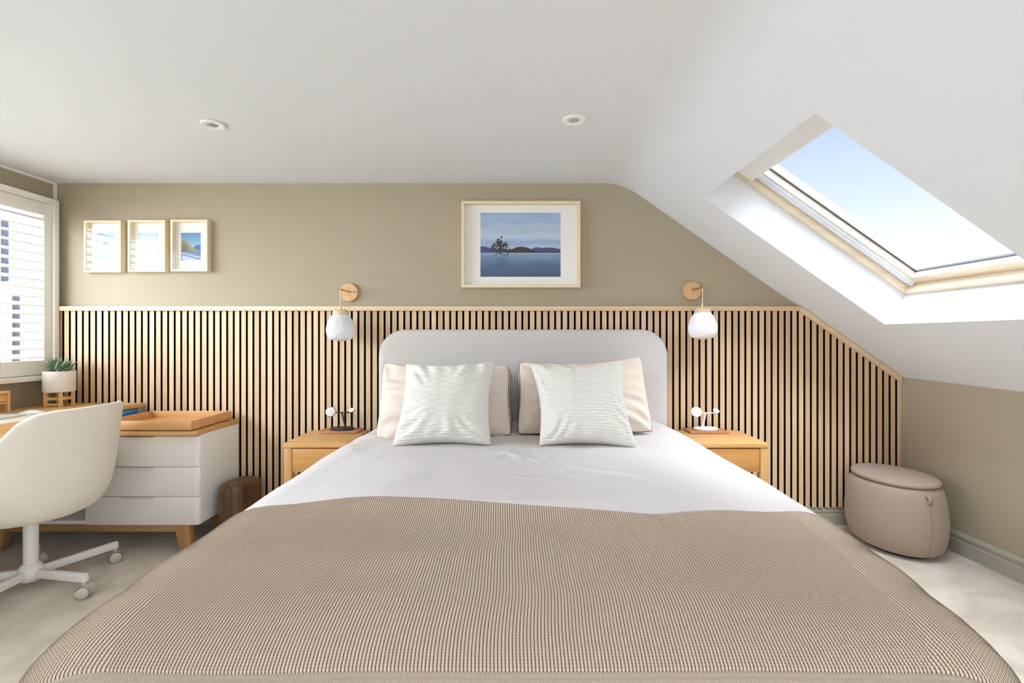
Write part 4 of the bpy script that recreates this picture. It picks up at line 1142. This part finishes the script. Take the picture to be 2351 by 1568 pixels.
for j in range(na+1):
    phi = 2*PI*j/na
    out = []
    for i in range(nr):
        r, z = shellpt(phi, (i/(nr-1)), 0); out.append((r, z))
    out = np.array(out); t_ = np.gradient(out, axis=0); t_ /= np.linalg.norm(t_, axis=1, keepdims=True)+1e-9
    nrm = np.stack([-t_[:, 1], t_[:, 0]], 1)      # inward/upward
    th = .026
    inn = out+nrm*th
    tipm = (out[-1]+inn[-1])/2; cap = []
    for q in np.linspace(0.15, .85, 6):
        a = PI*q; cap.append(tipm+(out[-1]-tipm)*math.cos(a)+t_[-1]*th/2*math.sin(a))
    full = np.concatenate([out, np.array(cap), inn[::-1]])
    full[:, 0] = np.maximum(full[:, 0], 0.0)
    for i, (r, z) in enumerate(full): P[i, j] = (hc.x+r*math.cos(phi)*0.995, hc.y+r*math.sin(phi), z)
gridmesh('seat_shell', P, M['chair'], ch)
# seam lines
for phi in (math.radians(-78), math.radians(78)):
    pts = []
    for i in range(2, nr):
        r, z = shellpt(phi, i/(nr-1), 0); pts.append((hc.x+(r+.0003)*math.cos(phi), hc.y+(r+.0003)*math.sin(phi), z))
    obj('seam', tube(pts, .0012, 5), M['seam'], ch, smooth=True)
obj('seat_cushion', lathe([(.05, .40), (.225, .405), (.238, .425), (.236, .455), (.215, .468), (.001, .472)], 48, (hc.x-.01, hc.y, 0)), M['chair'], ch, smooth=True)
obj('seat_post', tube([(hc.x, hc.y, .30), (hc.x, hc.y, .335)], .021, 20), M['black'], ch, auto=40)
obj('gas_column', lathe([(.0265, .095), (.0265, .300), (.024, .304)], 32, (hc.x, hc.y, 0)), M['chairmetal'], ch, auto=40)
obj('hub', lathe([(.030, .040), (.042, .050), (.050, .075), (.046, .100), (.032, .118), (.0268, .122)], 40, (hc.x, hc.y, 0)), M['chairmetal'], ch, smooth=True)
c1 = Vector((-1.90, 2.13-CD, 0)); a0 = math.atan2(c1.y-hc.y, c1.x-hc.x)
for k in range(5):
    a = a0+2*PI*k/5; dr = Vector((math.cos(a), math.sin(a), 0)); sd = Vector((-dr.y, dr.x, 0))
    tip = hc+dr*.325
    bm = bmesh.new(); rbar(bm, hc+dr*.035+Vector((0, 0, .078)), tip+Vector((0, 0, .086)), .026, .036, .006)
    lgo = obj('base_leg', bm, M['chairmetal'], ch, auto=40)
    cc = tip-dr*.012
    # caster: two wheels + hood
    ra_ = random.Random(k).uniform(-.5, .5)+a+PI*0.55
    wd = Vector((math.cos(ra_), math.sin(ra_), 0))
    cen = cc+Vector((0, 0, .026))
    if wd.dot(cen-Vector((0, -CD, 0))) > 0: wd = -wd          # capped end towards the room
    rd = .0255
    capp = lathe([(rd*math.cos(q), .010*math.sin(q)) for q in np.linspace(0, PI/2-.05, 7)], 32); capp.transform(Matrix.Translation(cen+wd*.022) @ wd.to_track_quat('Z', 'Y').to_matrix().to_4x4())
    bm = tube([cen-wd*.024, cen-wd*.006], rd, 32); merge(bm, tube([cen+wd*.008, cen+wd*.022], rd, 32)); merge(bm, capp)
    cs = obj('caster', bm, M['caster'], ch, auto=40)
    b5 = tube([cc+Vector((0, 0, .040)), cc+Vector((0, 0, .070))], .008, 12)
    hoodr = []
    for q in (-.029, .016):
        hoodr.append([cen+wd*q+(wd.cross(Vector((0, 0, 1)))*math.cos(a2)+Vector((0, 0, 1))*math.sin(a2))*.0285 for a2 in np.linspace(-.35, PI+.35, 26)])
    hv = [[b5.verts.new(p) for p in rr0] for rr0 in hoodr]
    for k2 in range(25): b5.faces.new([hv[0][k2], hv[0][k2+1], hv[1][k2+1], hv[1][k2]])
    b5.faces.new(hv[0])
    hd = obj('caster_hood', b5, M['caster'], cs, auto=40); hd.matrix_parent_inverse = Matrix.Identity(4)

# ============================================================ LIGHT
def area(name, loc, rot, sx, sy, power, col=(1, 1, 1)):
    l = bpy.data.lights.new(name, 'AREA'); l.shape = 'RECTANGLE'; l.size = sx; l.size_y = sy; l.energy = power; l.color = col
    o = bpy.data.objects.new(name, l); COL.objects.link(o); o.location = loc; o.rotation_euler = rot; return o
area('added_front_fill', ((FX0+FX1)/2, YF-0.02, (FZ0+FZ1)/2), (PI/2, 0, 0), FX1-FX0, FZ1-FZ0, 9, (0.76, 0.88, 1.0))  # fill light set in the added front window
area('daylight_left_window', (XL-0.20, (0.40+2.50)/2-CD, 1.45), (0, -PI/2, 0), 1.1, 2.1, 165, (0.78, 0.89, 1.0))
lo_ = area('added_rear_fill', SP(S1/2, (YC+YD)/2, 0.20), (0, 0, 0), 1.10, 0.92, 21, (0.84, 0.92, 1.0))  # fill light set in the added rear roof opening
lo_.rotation_euler = nn.to_track_quat('Z', 'Y').to_euler()
sl = bpy.data.lights.new('hazy_sun', 'SUN'); sl.energy = 16.5; sl.angle = math.radians(80); sl.color = (0.86, 0.93, 1.0)
so_ = bpy.data.objects.new('hazy_sun', sl); COL.objects.link(so_)
so_.rotation_euler = Vector((0.10, -0.16, 1.0)).to_track_quat('Z', 'Y').to_euler()
w = bpy.data.worlds.new('sky'); SC.world = w; w.use_nodes = True; nt = w.node_tree; L = nt.links
bg = nt.nodes['Background']; tc = N(nt, 'ShaderNodeTexCoord'); sx = N(nt, 'ShaderNodeSeparateXYZ'); L.new(tc.outputs['Generated'], sx.inputs[0])
r = N(nt, 'ShaderNodeValToRGB'); el = r.color_ramp.elements
el[0].position = 0.0; el[0].color = (.40, .40, .40, 1); el[1].position = 1.0; el[1].color = (.85, .93, 1.0, 1)
for p_, c_ in ((.12, (.36, .375, .39, 1)), (.22, (.265, .305, .375, 1)), (.35, (.185, .235, .37, 1)), (.6, (.62, .78, 1, 1))):
    q = el.new(p_); q.color = c_
L.new(sx.outputs['Z'], r.inputs[0]); L.new(r.outputs[0], bg.inputs[0]); bg.inputs[1].default_value = 2.65

# ============================================================ CAMERA
cam = bpy.data.cameras.new('camera'); co = bpy.data.objects.new('camera', cam); COL.objects.link(co)
co.location = (0, -CD, CZ); co.rotation_euler = (PI/2, 0, 0)
cam.sensor_width = 36; cam.lens = F/2351*36
cam.shift_x = -(VX-1175.5)/2351; cam.shift_y = -(784-VY)/2351
cam.clip_start = 0.05
SC.camera = co
SC.view_settings.view_transform = 'Standard'; SC.view_settings.look = 'None'
SC.view_settings.exposure = 0.24; SC.view_settings.gamma = 1.0
try: SC.view_settings.use_curve_mapping = False
except Exception: pass
SC.cycles.max_bounces = 10; SC.cycles.diffuse_bounces = 6
SC.cycles.use_denoising = True
